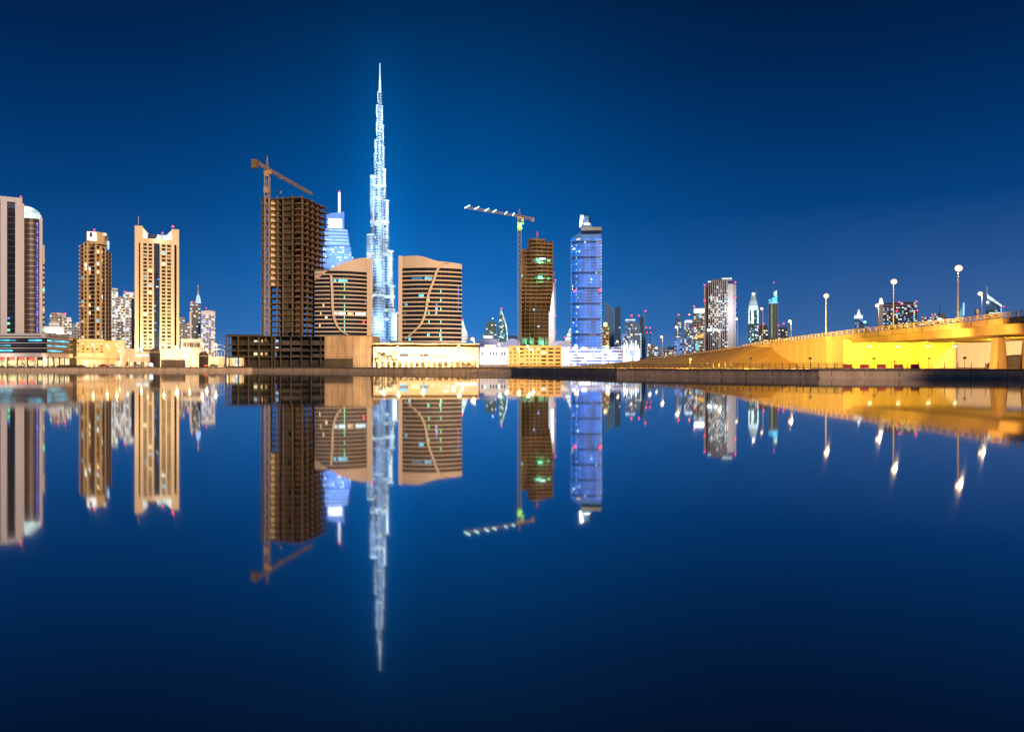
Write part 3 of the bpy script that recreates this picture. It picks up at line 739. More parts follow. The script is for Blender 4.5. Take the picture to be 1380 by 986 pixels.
# B: golden rounded tower
t=T('golden_apartment_tower','brown golden rounded apartment tower with a bright stepped crown, left of the twin column one','tower',129,520)
U=t.U
pB=[(U(107),7),(U(112.5),0),(U(129),-2.5),(U(143),2),(U(151),14)]
zf=14.0; zt=t.H(327,118); ztr=t.H(337,148)
pk=picker([OPEN,OPEN,GLASS,E_DIM],[E_WARM,E_COOL,E_WARM,E_WARM,E_AMB,E_CYAN],.13,3)
def pkB(i,j): return random.Random(j*7+i).choice([E_COOL,E_WARM]) if j==20 and i!=1 else pk(i,j)
t.facade(pB[1],pB[2],zf,zt,3,26,1.15,.7,OCHRE,pkB,.9)
t.facade(pB[2],pB[3],zf,ztr+2.5,2,25,1.7,.7,OCHRE,pkB,.9)
for xa,xb,ya,yb in ((122.2,127.6,-1.75,-2.55),(138.2,141.2,.2,1.2)):
    A_=(U(xa),ya-.35); B_=(U(xb),yb-.35); q=MB(); q.prism([A_,B_,(B_[0],B_[1]+.6),(A_[0],A_[1]+.6)],zf,zt-1.5 if xa<130 else ztr+1,GLASS); q.build('glass_bay',t.e)
    q=MB()
    for j in range(26): z=zf+(zt-zf)*j/26; q.prism([(A_[0],A_[1]-.12),(B_[0],B_[1]-.12),(B_[0],B_[1]-.003),(A_[0],A_[1]-.003)],z,z+.35,OCHRE)
    q.build('bay_rail',t.e)
t.facade(pB[0],pB[1],zf,zt-1,1,26,.6,1.2,OCHRE,pk,1.2)
t.facade(pB[3],pB[4],zf,ztr,2,24,.5,1.1,mat('mauve_render',(.36,.27,.22),.8),picker([OPEN,GLASS,E_DIM],[E_VIO,E_WARM,E_BLUEW],.2,9),1.2)
q=MB(); q.prism([(U(107)+1.5,9),(U(113)+.5,2.2),(U(129),.3),(U(142),4.2),(U(150),16),(U(146),24),(U(110),24)],0,ztr-.5,CONCD); q.build('core',t.e)
q=MB(); q.prism([(U(107)+1.5,9),(U(113)+.5,2.4),(U(129),.6),(U(131),1),(U(131),23),(U(110),23)],ztr-.48,zt-.1,OCHRE); q.build('upper_core',t.e)
for j in range(26):
    z=zf+(zt-zf)*j/26
    if j%1==0: t.b('balcony',U(106),U(108.2),4.8,7.4,z,z+.9,OCHRE)
q=MB(); c=[(U(116.5),3),(U(131),1),(U(141),3),(U(146),9),(U(146),18),(U(118),18)]
q.prism(c,zt+.003,t.H(312,131),OCHRE); q.build('crown_block',t.e)
t.b('lit_crown',U(117.5),U(130),-.9,.98,t.H(324.5),t.H(313),em('crown_warm_white',(1,.93,.82),1.5,.4,.3))
t.b('crown_glass',U(121),U(124.5),-1.2,-.95,t.H(320),t.H(314),GLASSB)
t.b('lit_fin',U(144.5),U(147.5),5,8.5,t.H(333),t.H(322),E_BLUEW)
t.b('corner_lamp',U(139.5),U(143.5),2,2.9,t.H(316),t.H(312.5),E_CROWN)
beacon(t,U(127),2,t.H(311.5),.7)
t.done()

# yellow low block
t=T('yellow_block','low yellow block with small square windows and an orange arched door behind the quay','building',134,428)
U=t.U; zt=t.H(458)
t.facade((U(96),0),(U(140),0),t.H(476),t.H(461),7,4,1.3,.75,YELB,picker([E_DIM,OPEN,E_AMB],[E_WARM],.2,4),.5,.6)
q=MB(); q.box(U(96),U(140),.02,16,t.H(461)+.003,zt,YELB); q.box(U(96),U(140),.9,16,0,t.H(461),YELB); q.box(U(140)+.003,U(159.5),-.3,14,0,t.H(458.8),YELB)
q.box(U(159.5)+.003,U(168),.7,14,0,t.H(457.5),CLADC); q.box(U(96),U(140),-.1,.88,0,t.H(476)-.003,CLADC); q.build('wall',t.e)
q=MB(); x0,x1=U(140.5),U(151.5); w=x1-x0; zz=t.H(477)
arch=[(x0+w/2-w/2*math.cos(math.pi*i/10), zz+w/2*.8*math.sin(math.pi*i/10)) for i in range(11)]
for a,b_ in zip(arch,arch[1:]): q.prism([(a[0],-.55),(b_[0],-.55),(b_[0],-.31),(a[0],-.31)],zz,0,OCHRE,z1s=[a[1]+.01,b_[1]+.01,b_[1]+.01,a[1]+.01])
q.box(x0,x1,-.5,-.31,0,zz-.003,OCHRE); q.build('arched_door',t.e)
q=MB()
for i in range(4): q.box(x0,x1,-.62,-.503,zz-1.4*i-.5,zz-1.4*i-.3,CLADC)
q.build('door_band',t.e)
t.b('canopy',U(98),U(168),-3,-.6,t.H(482),t.H(481),CLADC)
for i in range(12): t.b('canopy_post',U(99+i*6),U(99.4+i*6),-2.8,-2.4,0,t.H(482)-.003,CLADC)
t.b('roof_edge',U(95.6),U(140.3),-.4,-.003,zt-.6,zt+.3,CLADC)
for k,x in enumerate((113,124,156)): t.b('shop_front',U(x),U(x+7),-.9,-.604 if x>140 else -.2,.3,3.6,E_WARM)
t.done()
for x in (105,118,131,160): light('wall_wash',px(x,485,405),9000,(1,.62,.22),1)

# villa-like lit hotel and grey blocks behind podium
t=T('lit_hotel','white floodlit low hotel with arches above the left podium roof','building',73,760)
U=t.U; q=MB(); q.box(U(60),U(86),0,14,0,t.H(440),WHITEP); q.box(U(66),U(80),1,12,t.H(440)+.003,t.H(435),WHITEP)
for i in range(9): q.box(U(61+i*2.8),U(61.7+i*2.8),-.8,-.003,t.H(449),t.H(441),WHITEP)
q.build('wall',t.e)
q=MB(); q.ball((U(73),6,t.H(435)),4,WHITEP,.9,half=True); q.build('dome',t.e,True)
for i in range(8):
    t.window(U(63.2+i*2.8),-.02,t.H(448),1.2,3.6,E_BLUEW if i%3==0 else E_COOL,.15)
for x in (64,74,84): light('floodlight',(t.X+U(x),t.Y-9,22),26000,(1,.95,.95),1)
t.done()
def farbox(name,label,cat,x0,x1,y,Y,m,depth=25,litn=0,lits=(E_COOL,E_WARM),ws=1.1,y0=485,seed=1,group=None,top=None,litrange=(0,1)):
    t=T(name,label,cat,(x0+x1)/2,Y,group=group)
    a,b_=t.U(x0),t.U(x1); q=MB(); q.box(a,b_,0,depth,0,t.H(y),m); q.build('body',t.e)
    q=MB(); e_=(b_-a)*.05; q.box(a+e_,b_-e_,depth*.2,depth*.8,t.H(y)+.003,t.H(y)+3*t.k,m if top is None else top); q.build('plant_room',t.e)
    r_=random.Random(seed); cw=2.2*t.k; rh=2.6*t.k
    nc=max(1,int((b_-a)/cw)); nrw=max(1,int((t.H(y)-t.H(y0))/rh))
    seen=set()
    for _ in range(litn):
        i=r_.randrange(nc); j=int(nrw*(litrange[0]+(litrange[1]-litrange[0])*r_.random())); 
        if (i,j) in seen or j>=nrw: continue
        seen.add((i,j))
        t.window(a+(i+.5)*(b_-a)/nc,-.05,t.H(y)-(j+1)*rh,(b_-a)/nc*.7*ws,rh*.5,r_.choice(lits),.3)
    return t
G_GREY=gridmat('grey_grid',(.30,.31,.34),(.03,.04,.06),4.2,3.8,.12,(.75,.9,1),.8)
G_WHT=gridmat('white_grid',(.55,.56,.60),(.05,.08,.12),4.5,3.9,.30,(.8,.93,1),.9,seed=2)
G_DARK=gridmat('dark_grid',(.10,.11,.14),(.02,.03,.05),4,3.8,.10,(.9,.9,.8),.8,seed=3)
G_BLUE=gridmat('blue_grid',(.16,.24,.42),(.02,.05,.12),4,3.8,.28,(.25,.45,1),.8,seed=4)  # walls lightened, air haze put into the colour
G_BEI=gridmat('beige_grid',(.36,.28,.20),(.04,.03,.02),3.6,3.5,.08,(1,.8,.5),.8,seed=5)
G_TEAL=gridmat('teal_grid',(.10,.20,.24),(.02,.06,.08),4.5,4,.15,(.5,1,.95),.7,seed=6)
t=farbox('office_block','grey slab block behind the white floodlit hotel','building',67,89,424,950,G_GREY,litn=14); beacon(t,t.U(78),3,t.H(424),1.2); beacon(t,t.U(88),3,t.H(424),1.2); t.done()
t=farbox('glass_block','pale glazed block with bright cool windows right of the floodlit hotel','building',84,96.5,430,880,G_WHT,litn=40,seed=5); t.done()
t=farbox('apartment_block','small grey block squeezed before the golden rounded tower','building',98,108,437,1000,G_GREY,litn=10,seed=6); t.done()
t=farbox('bright_tower','white lit tower directly right of the golden rounded tower','tower',150,159,391,1000,G_WHT,litn=40,seed=7); t.b('lit_corner',t.U(150),t.U(151),-1,-.003,t.H(440),t.H(392),E_CROWN); t.done()
t=farbox('bright_tower','narrow blue glazed tower between two pale ones','tower',158,166,402,1100,G_WHT,litn=26,seed=8); t.done()
t=farbox('bright_tower','pale tower touching the left side of the cream twin column tower','tower',166,181,396,1000,G_WHT,litn=40,seed=9); beacon(t,t.U(168),2,t.H(395),1.2)
t.b('blue_flank',t.U(177),t.U(181)+.3,-.6,-.003,0,t.H(402),GLASSB); t.done()

# C: cream tower
t=T('cream_tower','cream tower with two tall columns of windows and a notched bright roof','tower',211.5,480)
U=t.U; zb=t.H(470); zw=t.H(328,211); D=17
def pkC(i,j): return pC(i,j)
pC=picker([OPEN,OPEN,OPEN,E_DIM],[E_COOL,E_WARM,E_WARM,E_AMB,E_CYAN],.09,11)
q=MB()
q.box(U(181.5),U(187),0,D,0,t.H(304,186),CLADC)
q.box(U(187)+.003,U(189),.05,D,t.H(327,188),t.H(304,186)-.01,CLADC)
q.box(U(189)+.003,U(192),0,D,0,t.H(304,186)-.02,CLADC)
q.box(U(231.5),U(235),0,D,0,t.H(309,236),CLADC)
q.box(U(235)+.003,U(238),.05,D,t.H(330,236),t.H(309,236)-.01,CLADC)
q.box(U(238)+.003,U(241.3),0,D,0,t.H(309,236)-.02,CLADC)
q.box(U(192)+.003,U(231.5)-.003,.03,D,t.H(328),t.H(322),CLADC)
q.box(U(206)+.003,U(207.5),.02,2,0,t.H(328)-.003,CLADC); q.box(U(215.3),U(216.8)-.003,.02,2,0,t.H(328)-.003,CLADC)
q.build('stone_frame',t.e)
t.facade((U(192)+.01,.1),(U(206),.1),zb,zw-.02,2,29,.9,.75,CLADC,pkC,.9)
t.facade((U(216.8),.1),(U(231.5)-.01,.1),zb,zw-.02,2,29,.9,.75,CLADC,pkC,.9)
q=MB(); q.box(U(187)+.01,U(189)-.01,1.2,3,0,t.H(327.2,188),GLASS); q.box(U(235)+.01,U(238)-.01,1.2,3,0,t.H(330.2,236),GLASS); q.box(U(207.5)+.01,U(215.3)-.01,1.0,3,0,t.H(328)-.01,GLASSB); q.build('glass_strip',t.e)
q=MB()
for j in range(28): z=zb+j*(zw-zb)/29; q.box(U(207.5)+.02,U(215.3)-.02,.85,.99,z,z+.15,DARKM)
q.build('floor_line',t.e)
for x,y,m in ((208.5,413,E_CYAN),(212,387,E_COOL),(213.5,377,E_BLUE),(209,420,E_BLUE),(209.5,436,E_BLUE),(209,445,E_BLUE)): t.window(U(x),.84,t.H(y),1.4,.9,m)
q=MB(); q.box(U(192),U(231.5),3.1,D,0,t.H(322)-.01,CONCD); q.build('core',t.e)
# roof: lit glass parapet, sloped fins
for i in range(6): t.b('parapet_glass',U(193+i*6.3),U(198.8+i*6.3),.3,.5,t.H(321.7),t.H(316),E_CROWN if i in (0,3,4,5) else GLASSB)
q=MB()
a=U(192)+.003; b_=U(200)
for (a,b_,hh) in ((U(192)+.003,U(201),t.H(304.5,186)),(U(231.5)-.003,U(224),t.H(309.5,236))):
    lo,hi=(a,b_) if a<b_ else (b_,a)
    za=hh-.1; zc_=t.H(316)
    q.prism([(lo,2),(hi,2),(hi,D-1),(lo,D-1)],t.H(322)+.003,0,WHITEP,z1s=[za,zc_,zc_,za] if a<b_ else [zc_,za,za,zc_])
q.build('sloped_fin',t.e)
t.b('plant_room',U(203),U(212),5,D-2,t.H(322)+.003,t.H(314.5),CONC)
t.b('roof_floodlight',U(225),U(230),.55,1.5,t.H(321),t.H(318),E_WHITE)
beacon(t,U(233),1,t.H(308,236),.9); beacon(t,U(219),4,t.H(314),.6)
q=MB(); q.tube((U(186.5),3,t.H(304)),(U(186.5),3,t.H(292)),.12,STEEL); q.build('antenna',t.e)
t.done()
for x in (186,200,222,240): light('tower_uplight',px(x,481,462),26000,(1,.74,.36),1)
for x,z in ((190,30),(205,50),(232,40)): pass
light('crown_light',px(212,318,476),1500,(1,.95,.85),.6)

t=T('podium_hall','low cream podium with pale cyan canopy at the foot of the cream tower','building',192,445)
U=t.U; q=MB(); q.box(U(168),U(216),0,9,0,t.H(480),CLADC); q.box(U(183),U(201),-1,-.003,t.H(478),t.H(474),CLADC); q.box(U(169),U(182),.5,8,t.H(480)+.003,t.H(470),CLADC); q.build('wall',t.e)
t.b('canopy_glass',U(183),U(201),-1.6,-1.01,t.H(479.5),t.H(477.8),E_COOL)
for i in range(6): t.window(U(172+i*5),-.02,.6,1.6,2.6,E_WARM if i%2 else OPEN,.15,frame=CLADC)
t.done()
t=T('white_lit_hall','long floodlit cream hall without windows right of the cream tower foot','building',236,420)
U=t.U; q=MB(); q.box(U(215.5),U(255),0,10,0,t.H(471.5),CLADC); q.box(U(255)+.003,U(303),.6,9,0,t.H(480),CLADC); q.build('wall',t.e)
q=MB()
for i in range(9): q.box(U(219+i*4)-.1,U(219+i*4)+.1,-.1,-.003,.2,t.H(472),CLADC)
for i in range(7): q.box(U(256+i*6.5),U(256.6+i*6.5),.2,.59,0,t.H(480)+.1,CLADC)
q.build('pilaster',t.e)
t.b('roof_edge',U(215.2),U(255.3),-.3,-.11,t.H(472.5),t.H(471)+.1,CLADC); t.done()
for x in (220,230,242,252,262,275,290): light('hall_floodlight',px(x,486,404),9000,(1,.80,.50),1)
t=T('beige_block','beige flat roofed block with lit roof edge behind the floodlit hall','building',259,470)
U=t.U; q=MB(); q.box(U(244),U(272),0,14,0,t.H(456.5),CLAD); q.build('wall',t.e)
t.b('lit_roof_edge',U(247),U(271),-.3,-.003,t.H(458.5),t.H(457),E_WARM)
for i in range(5): t.window(U(249+i*4.5),-.02,t.H(468),2.2,3,E_DIM if i%2 else OPEN,.15,frame=CLAD)
t.done()
t=T('roof_canopy','bright curved canopies beside the unfinished concrete frame','canopy',292,440)
U=t.U; q=MB()
for k in range(2):
    pp=[(U(284+i*2.2),t.H(474-k*6)+1.6*math.sin(i/9*3.14)) for i in range(10)]
    for a,b_ in zip(pp,pp[1:]): q.prism([(a[0],k*4),(b_[0],k*4),(b_[0],k*4+5),(a[0],k*4+5)],a[1],0,WHITEP,z1s=[a[1]+.3,b_[1]+.3,b_[1]+.3,a[1]+.3])
q.build('membrane',t.e)
q=MB()
for i in range(5): q.tube((U(285+i*4.4),.5,0),(U(285+i*4.4),.5,t.H(474)),.15,STEEL)
q.build('mast',t.e)
light('canopy_light',px(292,478,430),5000,(1,.82,.55),1)
# gatehouses
for xa,xb,yt,lab,sg in ((202,216,488,'dark domed gatehouse at the foot of the cream tower',0),(268,281,488,'dark domed gatehouse with a small red lit sign',1)):
    t=T('gatehouse',lab,'gatehouse',(xa+xb)/2,388,group=None); U=t.U
    top=t.H(475 if not sg else 480)
    q=MB(); q.box(U(xa),U(xb),0,5,0,top,CONCD); q.build('wall',t.e)
    q=MB(); q.ball(((U(xa)+U(xb))/2,2.5,top+.25),2.6,mat('bronze_dome',(.12,.08,.05),.5,noise=.3),.9,half=True,n=16); q.build('dome',t.e,True)
    t.b('cornice',U(xa)-.3,U(xb)+.3,-.3,5.3,top+.003,top+.25,CLADC)
    for j in range(3): t.b('shutter',U(xa)+.4,U(xa)+2.4,-.06,-.003,.6+j*1.7,1.9+j*1.7,OPEN)
    if sg: t.b('sign_panel',U(xa)+2.6,U(xb)-.3,-.1,-.003,.5,1.1,E_SIGN)
# hoarding
t=T('site_hoarding','brown corrugated hoarding on the quay below the floodlit hall','hoarding',234,362)
U=t.U; q=MB(); n=60
for i in range(n):
    a=U(217)+(U(250)-U(217))*i/n; w=(U(250)-U(217))/n; q.box(a,a+w*.55,-.06,.06,0,t.H(484.5),CONC); q.box(a+w*.55,a+w,-.02,.1,0,t.H(484.5)-.01,CONC)
q.build('sheet',t.e)
t.b('rail',U(217),U(250),.1,.2,1,1.15,DARKM)

# far group right of cream tower
t=farbox('apartment_block','grey block just right of the cream tower','building',241,249,430,1100,G_GREY,litn=8,seed=12); t.done()
t=farbox('apartment_block','low pinkish block with a red beacon, two right of the cream tower','building',249,256,439,1150,G_GREY,litn=8,seed=13); beacon(t,t.U(253),2,t.H(438),1.3); t.done()
t=farbox('dark_spire_tower','dark glass tower with a small blue white spired crown','tower',256,270,409,1300,G_DARK,litn=18,seed=14)
U=t.U; t.b('side_wing',U(255.5),U(258),-3,-.003,0,t.H(420),WHITEP)
q=MB(); q.frust([(U(263),-1),(U(271),-1),(U(271),8),(U(263),8)],t.H(408),[(U(265.5),1),(U(269),1),(U(269),4),(U(265.5),4)],t.H(397),E_BLUEW); q.build('crown',t.e)
q=MB(); q.tube((U(267),3,t.H(397)),(U(267),3,t.H(386)),1.0,STEEL,6,.3); q.build('spire',t.e); beacon(t,U(267),3,t.H(386),1.0); beacon(t,U(258.5),2,t.H(408),1.2); t.done()
t=farbox('round_top_tower','pale rounded top tower full of lit windows beside the dark spired one','tower',271,290,424,1250,G_WHT,litn=60,seed=15,lits=(E_COOL,E_WARM,E_VIO))
q=MB(); U=t.U; q.prism([(U(271)+(U(290)-U(271))*i/10, 3) for i in (0,10)]+[(U(290),20),(U(271),20)],t.H(424),0,WHITEP,z1s=[t.H(419)]*4); q.ball(((U(271)+U(290))/2,12,t.H(419)),(U(290)-U(271))*.42,WHITEP,.25,half=True,n=16); q.build('rounded_roof',t.e); beacon(t,U(278),3,t.H(416),1); t.done()

# D: unfinished concrete tower
t=T('unfinished_tower','unfinished brown concrete frame tower with open floors and bare columns','construction',408,440,yaw=-10.6)
W=27.3; DD=31.0; NF=24; z0=t.H(455); z1=t.H(266); fh=(z1-z0)/NF
cols=[(-W+.5,.6),(-W+5.2,.6),(-W+10.5,.6),(-13,.6),(-6.8,.5),(-.6,.6)]
for x,y in cols:
    t.b('column',x-.38,x+.38,y-.38,y+.38,0,z1+rng.uniform(.6,2.6),CONC)
for y in (7,14,21,28):
    t.b('column',-1.0,-.2,y-.4,y+.4,0,z1+rng.uniform(.6,2.6),CONC)
for x in (-W+.6,-W+5.2,-W+10.4):
    t.b('column',x-.4,x+.4,10.6,11.4,0,z1,CONCD)
for j in range(NF+1):
    z=z0+j*fh
    q=MB()
    # plan with scalloped balcony edge on the right-hand side
    ps=[(-W-.4,-.5),(-8,-.5),(-6.5,-1.3),(-1.5,-1.3),(.3,-.2)]
    for k in range(4):
        y=2+k*7.3; ps += [(.4,y),(1.6,y+2.2),(1.6,y+4.2),(.4,y+6.2)]
    ps += [(2.6,DD-.6),(2.6,DD+1),(-16.8,DD+1),(-16.8,13),(-W-.4,13)]
    q.prism(ps,z-.28,z,CONC); q.build('floor_slab',t.e)
    if j<NF:
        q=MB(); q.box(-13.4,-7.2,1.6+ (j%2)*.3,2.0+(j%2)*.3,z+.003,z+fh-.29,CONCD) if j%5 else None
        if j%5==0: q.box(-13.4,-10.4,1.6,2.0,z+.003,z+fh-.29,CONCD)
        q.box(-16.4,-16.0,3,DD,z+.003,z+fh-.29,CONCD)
        q.build('core_wall',t.e)
        q=MB()
        for k in range(4):
            a=1.6+k*7.3
            q.box(-2.2,-1.8,a,a+3.1,z+.003,z+fh-.29,CONCB)
            q.box(-2.19,-1.81,a+3.1,a+7.3 if k<3 else a+5,z+.004,z+.004+fh*rng.choice((.06,.4)),CONCB)
        q.box(-6.2,-2.2,3.0,3.3,z+.003,z+fh*(.9 if rng.random()<.7 else .4),CONCB)
        q.build('block_infill',t.e)
        if j>=9:
            q=MB(); q.prism([(-W+5.8,1.2+ .5*(j%2)),(-W+10.0,5.2),(-W+10.0,5.6),(-W+5.8,1.6+.5*(j%2))],z+.003,z+fh-.29,CLADC); q.build('partition_wall',t.e)
q=MB()
for j in range(18):
    q.tube((-12+j*.7,1,z1),(-12+j*.7,1,z1+rng.uniform(.6,1.6)),.05,DARKM,4)
q.box(-15,-8,4,10,z1+.003,z1+1.6,CONCD); q.build('starter_bars',t.e)
# hoist mast
t.done()
# its podium frame
t=T('unfinished_podium','dark unfinished four storey podium frame below the concrete tower','construction',372,398,yaw=8)
U=t.U; zt=t.H(452.5); xs=[304.5,308.5,321,335,349,366.5,370,378,392,406,419.5,432,441]
DZ=22
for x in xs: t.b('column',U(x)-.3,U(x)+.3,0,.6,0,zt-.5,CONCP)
for k in range(6): t.b('rear_column',U(310+k*24),U(310+k*24)+.6,DZ-1,DZ-.4,0,zt-.5,mat('unlit_black_concrete',(.035,.03,.025),.9,noise=.3))  # rear concrete blacker still, shade put into its colour
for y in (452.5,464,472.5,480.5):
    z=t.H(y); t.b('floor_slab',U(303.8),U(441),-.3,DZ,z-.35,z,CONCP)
t.b('parapet',U(303.8),U(356),-.25,-.02,zt+.003,zt+.6,mat('unlit_black_concrete',(.035,.03,.025),.9,noise=.3))
q=MB(); q.box(U(309),U(366),5,5.4,t.H(480.5)+.01,zt-.4,mat('unlit_black_concrete',(.035,.03,.025),.9,noise=.3)); q.box(U(322),U(441),3.5,3.9,0,t.H(480.5)-.4,mat('unlit_black_concrete',(.035,.03,.025),.9,noise=.3)); q.box(U(371),U(441),4.5,4.9,t.H(480.5)+.01,zt-.4,mat('unlit_black_concrete',(.035,.03,.025),.9,noise=.3)); q.build('rear_wall',t.e)
r_=random.Random(2); q=MB()
for j,(a,b_) in enumerate(((480.5,472.5),(472.5,464),(464,452.5))):
    for i in range(6,len(xs)-1):
        if r_.random()<.8:
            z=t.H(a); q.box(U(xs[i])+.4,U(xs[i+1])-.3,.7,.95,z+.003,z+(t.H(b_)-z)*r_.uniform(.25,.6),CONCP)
q.build('low_wall',t.e)
for x,y,w,h,m in ((342,461,5,3.2,E_COOL),(347.5,461,2,3,E_WARM),(352,461,2,4,E_AMB),(356,460,4,5,E_DIM),(341.5,478.5,5.5,4,E_WARM),(348,478.5,2,4,E_AMB),(351,478.5,3,4,E_WARM),(356.5,478.5,4,4,E_AMB),(372,478.5+7,4,4,E_WARM),(371.5,470.5,4,3.5,E_COOL),(371.5,461,4,3.5,E_BLUEW),(366.2,477,1,5,E_WARM)):
    t.window(U(x+w/2,4),4.4,t.H(y,x,4),w*t.k*.8,h*t.k*.9,m,.2)
for i,x in enumerate((306.5,311,315,319,324,327)): t.window(U(x,2),2,.5,1.3,t.H(481)-1.0,(E_WARM,E_AMB,E_WARM,E_COOL,E_WARM,E_AMB)[i],.2)
t.done()
# crane D
piv=px(360,228,440)
e=bpy.data.objects.new('tower_crane',None); COL.objects.link(e); e.location=(piv.x,piv.y,GZ); tag(e,'orange brown tower crane rising above the unfinished frame with its jib over the roof','crane')
hp=piv.z-GZ
q=MB(); q.lattice((0,0,0),(0,0,hp-2),2.5,CRANEG,r=.2); q.build('mast',e)
q=MB(); q.box(-1.6,1.6,-1.6,1.6,hp-14.5,hp-11,CRANEG); q.build('climbing_cage',e)
q=MB(); q.frust([(-1.2,-1.2),(1.2,-1.2),(1.2,1.2),(-1.2,1.2)],hp-4.5,[(-1.8,-1.8),(1.8,-1.8),(1.8,1.8),(-1.8,1.8)],hp-1.0,CRANEY); q.box(1.2,3,-2,-.4,hp-3.4,hp-1.2,CRANEY); q.build('slewing_unit',e)
tip=px(420,262,505)-Vector((piv.x,piv.y,GZ)); tip.z=hp+.3; tail=px(343,217,422.5)-Vector((piv.x,piv.y,GZ)); tail.z=hp+.3
q=MB(); q.lattice((0,0,hp+.3),tip,1.5,CRANEG,r=.2); q.build('jib',e)
q=MB(); q.lattice((0,0,hp+.3),tail,1.5,CRANEY,r=.16); q.build('counter_jib',e)
q=MB(); tv=Vector(tail); q.box(tv.x-1.6,tv.x+1.6,tv.y-1.2,tv.y+1.6,hp-4.2,hp+.8,CONC); q.build('counterweight',e)
q=MB(); q.tube((-.7,0,hp),(0,0,hp+8),.16,CRANEG,4); q.tube((.7,0,hp),(0,0,hp+8),.16,CRANEG,4); q.tube((0,-.8,hp),(0,0,hp+8),.12,CRANEG,4); q.build('apex',e)
q=MB(); q.tube((0,0,hp+8),tip*.75+Vector((0,0,hp*.25+.5)),.05,DARKM,4); q.tube((0,0,hp+8),(tv.x*.9,tv.y*.9,hp+.9),.06,DARKM,4); q.build('tie_rope',e)
p=tip*.28; q=MB(); q.box(p.x-1,p.x+1,p.y-1,p.y+1,hp-1.2,hp-.5,CRANEY); q.tube((p.x,p.y,hp-1.2),(p.x,p.y,hp-9),.04,DARKM,4); q.box(p.x-.4,p.x+.4,p.y-.4,p.y+.4,hp-10.4,hp-9,CRANEG); q.build('trolley',e)

# E: bare concrete hall
t=T('bare_concrete_hall','windowless stained concrete hall in front of the twin curved buildings','building',470,345,yaw=0)
U=t.U; zt=t.H(452.5); q=MB(); q.box(U(437.5),U(502),0,20,0,zt,mat('stained_concrete',(.38,.27,.19),.9,noise=.45,nscale=.3,streak=True,bump=.2)); q.build('wall',t.e)
q=MB()
for i in range(1,7): q.box(U(437.5+i*9.4)-.05,U(437.5+i*9.4)+.05,-.04,-.003,.5,zt-.2,CONC)
for z in (zt*.33,zt*.66): q.box(U(438),U(501.5),-.05,-.006,z-.05,z+.05,CONC)
q.build('panel_joint',t.e); t.b('coping',U(437.2),U(502.3),-.2,.6,zt+.003,zt+.25,CONC)
t.b('plinth',U(437.8),U(476),-.8,-.1,0,t.H(483),CONCD)

# F: twin curved banded buildings
def curved(name,label,x0,x1,xp0,xp1,Y,topf,nfl,ytop,ybot,rib,lits,seed,dark,xc):
    t=T(name,label,'building',xc,Y)
    U=t.U; a,b_=U(x0),U(x1); pts=arc_pts(a,b_,4.5,16)
    zb,zt=t.H(ybot),t.H(ytop)
    bands(t,pts,zb,zt,nfl,.30,CLAD,GLASS,recess=1.1,lit=lits,mull=22)
    # top: parapet wall of varying height
    def zf(f):
        x=x0+(x1-x0)*f
        for (xa,ya),(xb,yb) in zip(topf,topf[1:]):
            if xa<=x<=xb+1e-6: return t.H(ya+(yb-ya)*(x-xa)/(xb-xa),x)
        return t.H(topf[-1][1],x)
    q=MB(); shell(q,pts,zt+.003,0,1.6,CLAD,z1f=zf); q.build('curved_parapet',t.e,False)
    q=MB(); q.box(U(xp0),U(xp1),-.6,16,0,t.H(topf[-1][1] if xp0>x0 else topf[0][1]),CLAD)
    m_=(U(xp0)+U(xp1))/2; q.box(m_-.12,m_+.12,-.75,-.61,0,t.H(topf[0][1] if xp0<x0 else topf[-1][1])-1,CLADW); q.build('side_pier',t.e)
    core=[(p[0],p[1]+2.2) for p in pts]+[(b_-1,15),(a+1,15)]
    q=MB(); q.prism(core,0,zt-.1,CONCD); q.build('core',t.e)
    # roof behind parapet
    q=MB(); q.prism([(p[0],p[1]+1.8) for p in pts]+[(b_-1,15),(a+1,15)],zt-.09,zt+1.0,CONC); q.build('roof',t.e)
    # rib
    q=MB(); k=q.mi(CLAD); secs=[]
    def bul(u): f=(u-a)/(b_-a); return -4.5*(1-(2*f-1)**2)
    for (x,y) in rib:
        u=U(x); yy=bul(u)-.25; z=t.H(y,x); w=1.35
        secs.append([(u-w/2,yy+.3,z),(u-w/2,yy-1.1,z),(u+w/2,yy-1.1,z),(u+w/2,yy+.3,z)])
    for s_ in secs: q.v+=s_
    for i in range(len(secs)-1):
        for j in range(4): q.f.append((i*4+j,i*4+(j+1)%4,(i+1)*4+(j+1)%4,(i+1)*4+j)); q.m.append(k)
    q.f.append((0,1,2,3)); q.m.append(k); n=len(secs)*4; q.f.append((n-1,n-2,n-3,n-4)); q.m.append(k)
    q.build('diagonal_rib',t.e)
    r_=random.Random(seed)
    return t
def smooth_path(pts,n=8):
    o=[]
    P=[pts[0]]+pts+[pts[-1]]
    for i in range(1,len(P)-2):
        for k in range(n):
            s_=k/n; p0,p1,p2,p3=P[i-1:i+3]
            o.append(tuple(.5*((2*p1[c])+(-p0[c]+p2[c])*s_+(2*p0[c]-5*p1[c]+4*p2[c]-p3[c])*s_**2+(-p0[c]+3*p1[c]-3*p2[c]+p3[c])*s_**3) for c in (0,1)))
    o.append(pts[-1]); return o
dots=[(j,.40,.415,E_GRN) for j in (2,3,4,5,7,8,9,10,11,13)]
dots2=[(j,.74,.75,E_GRN) for j in range(2,13,2)]
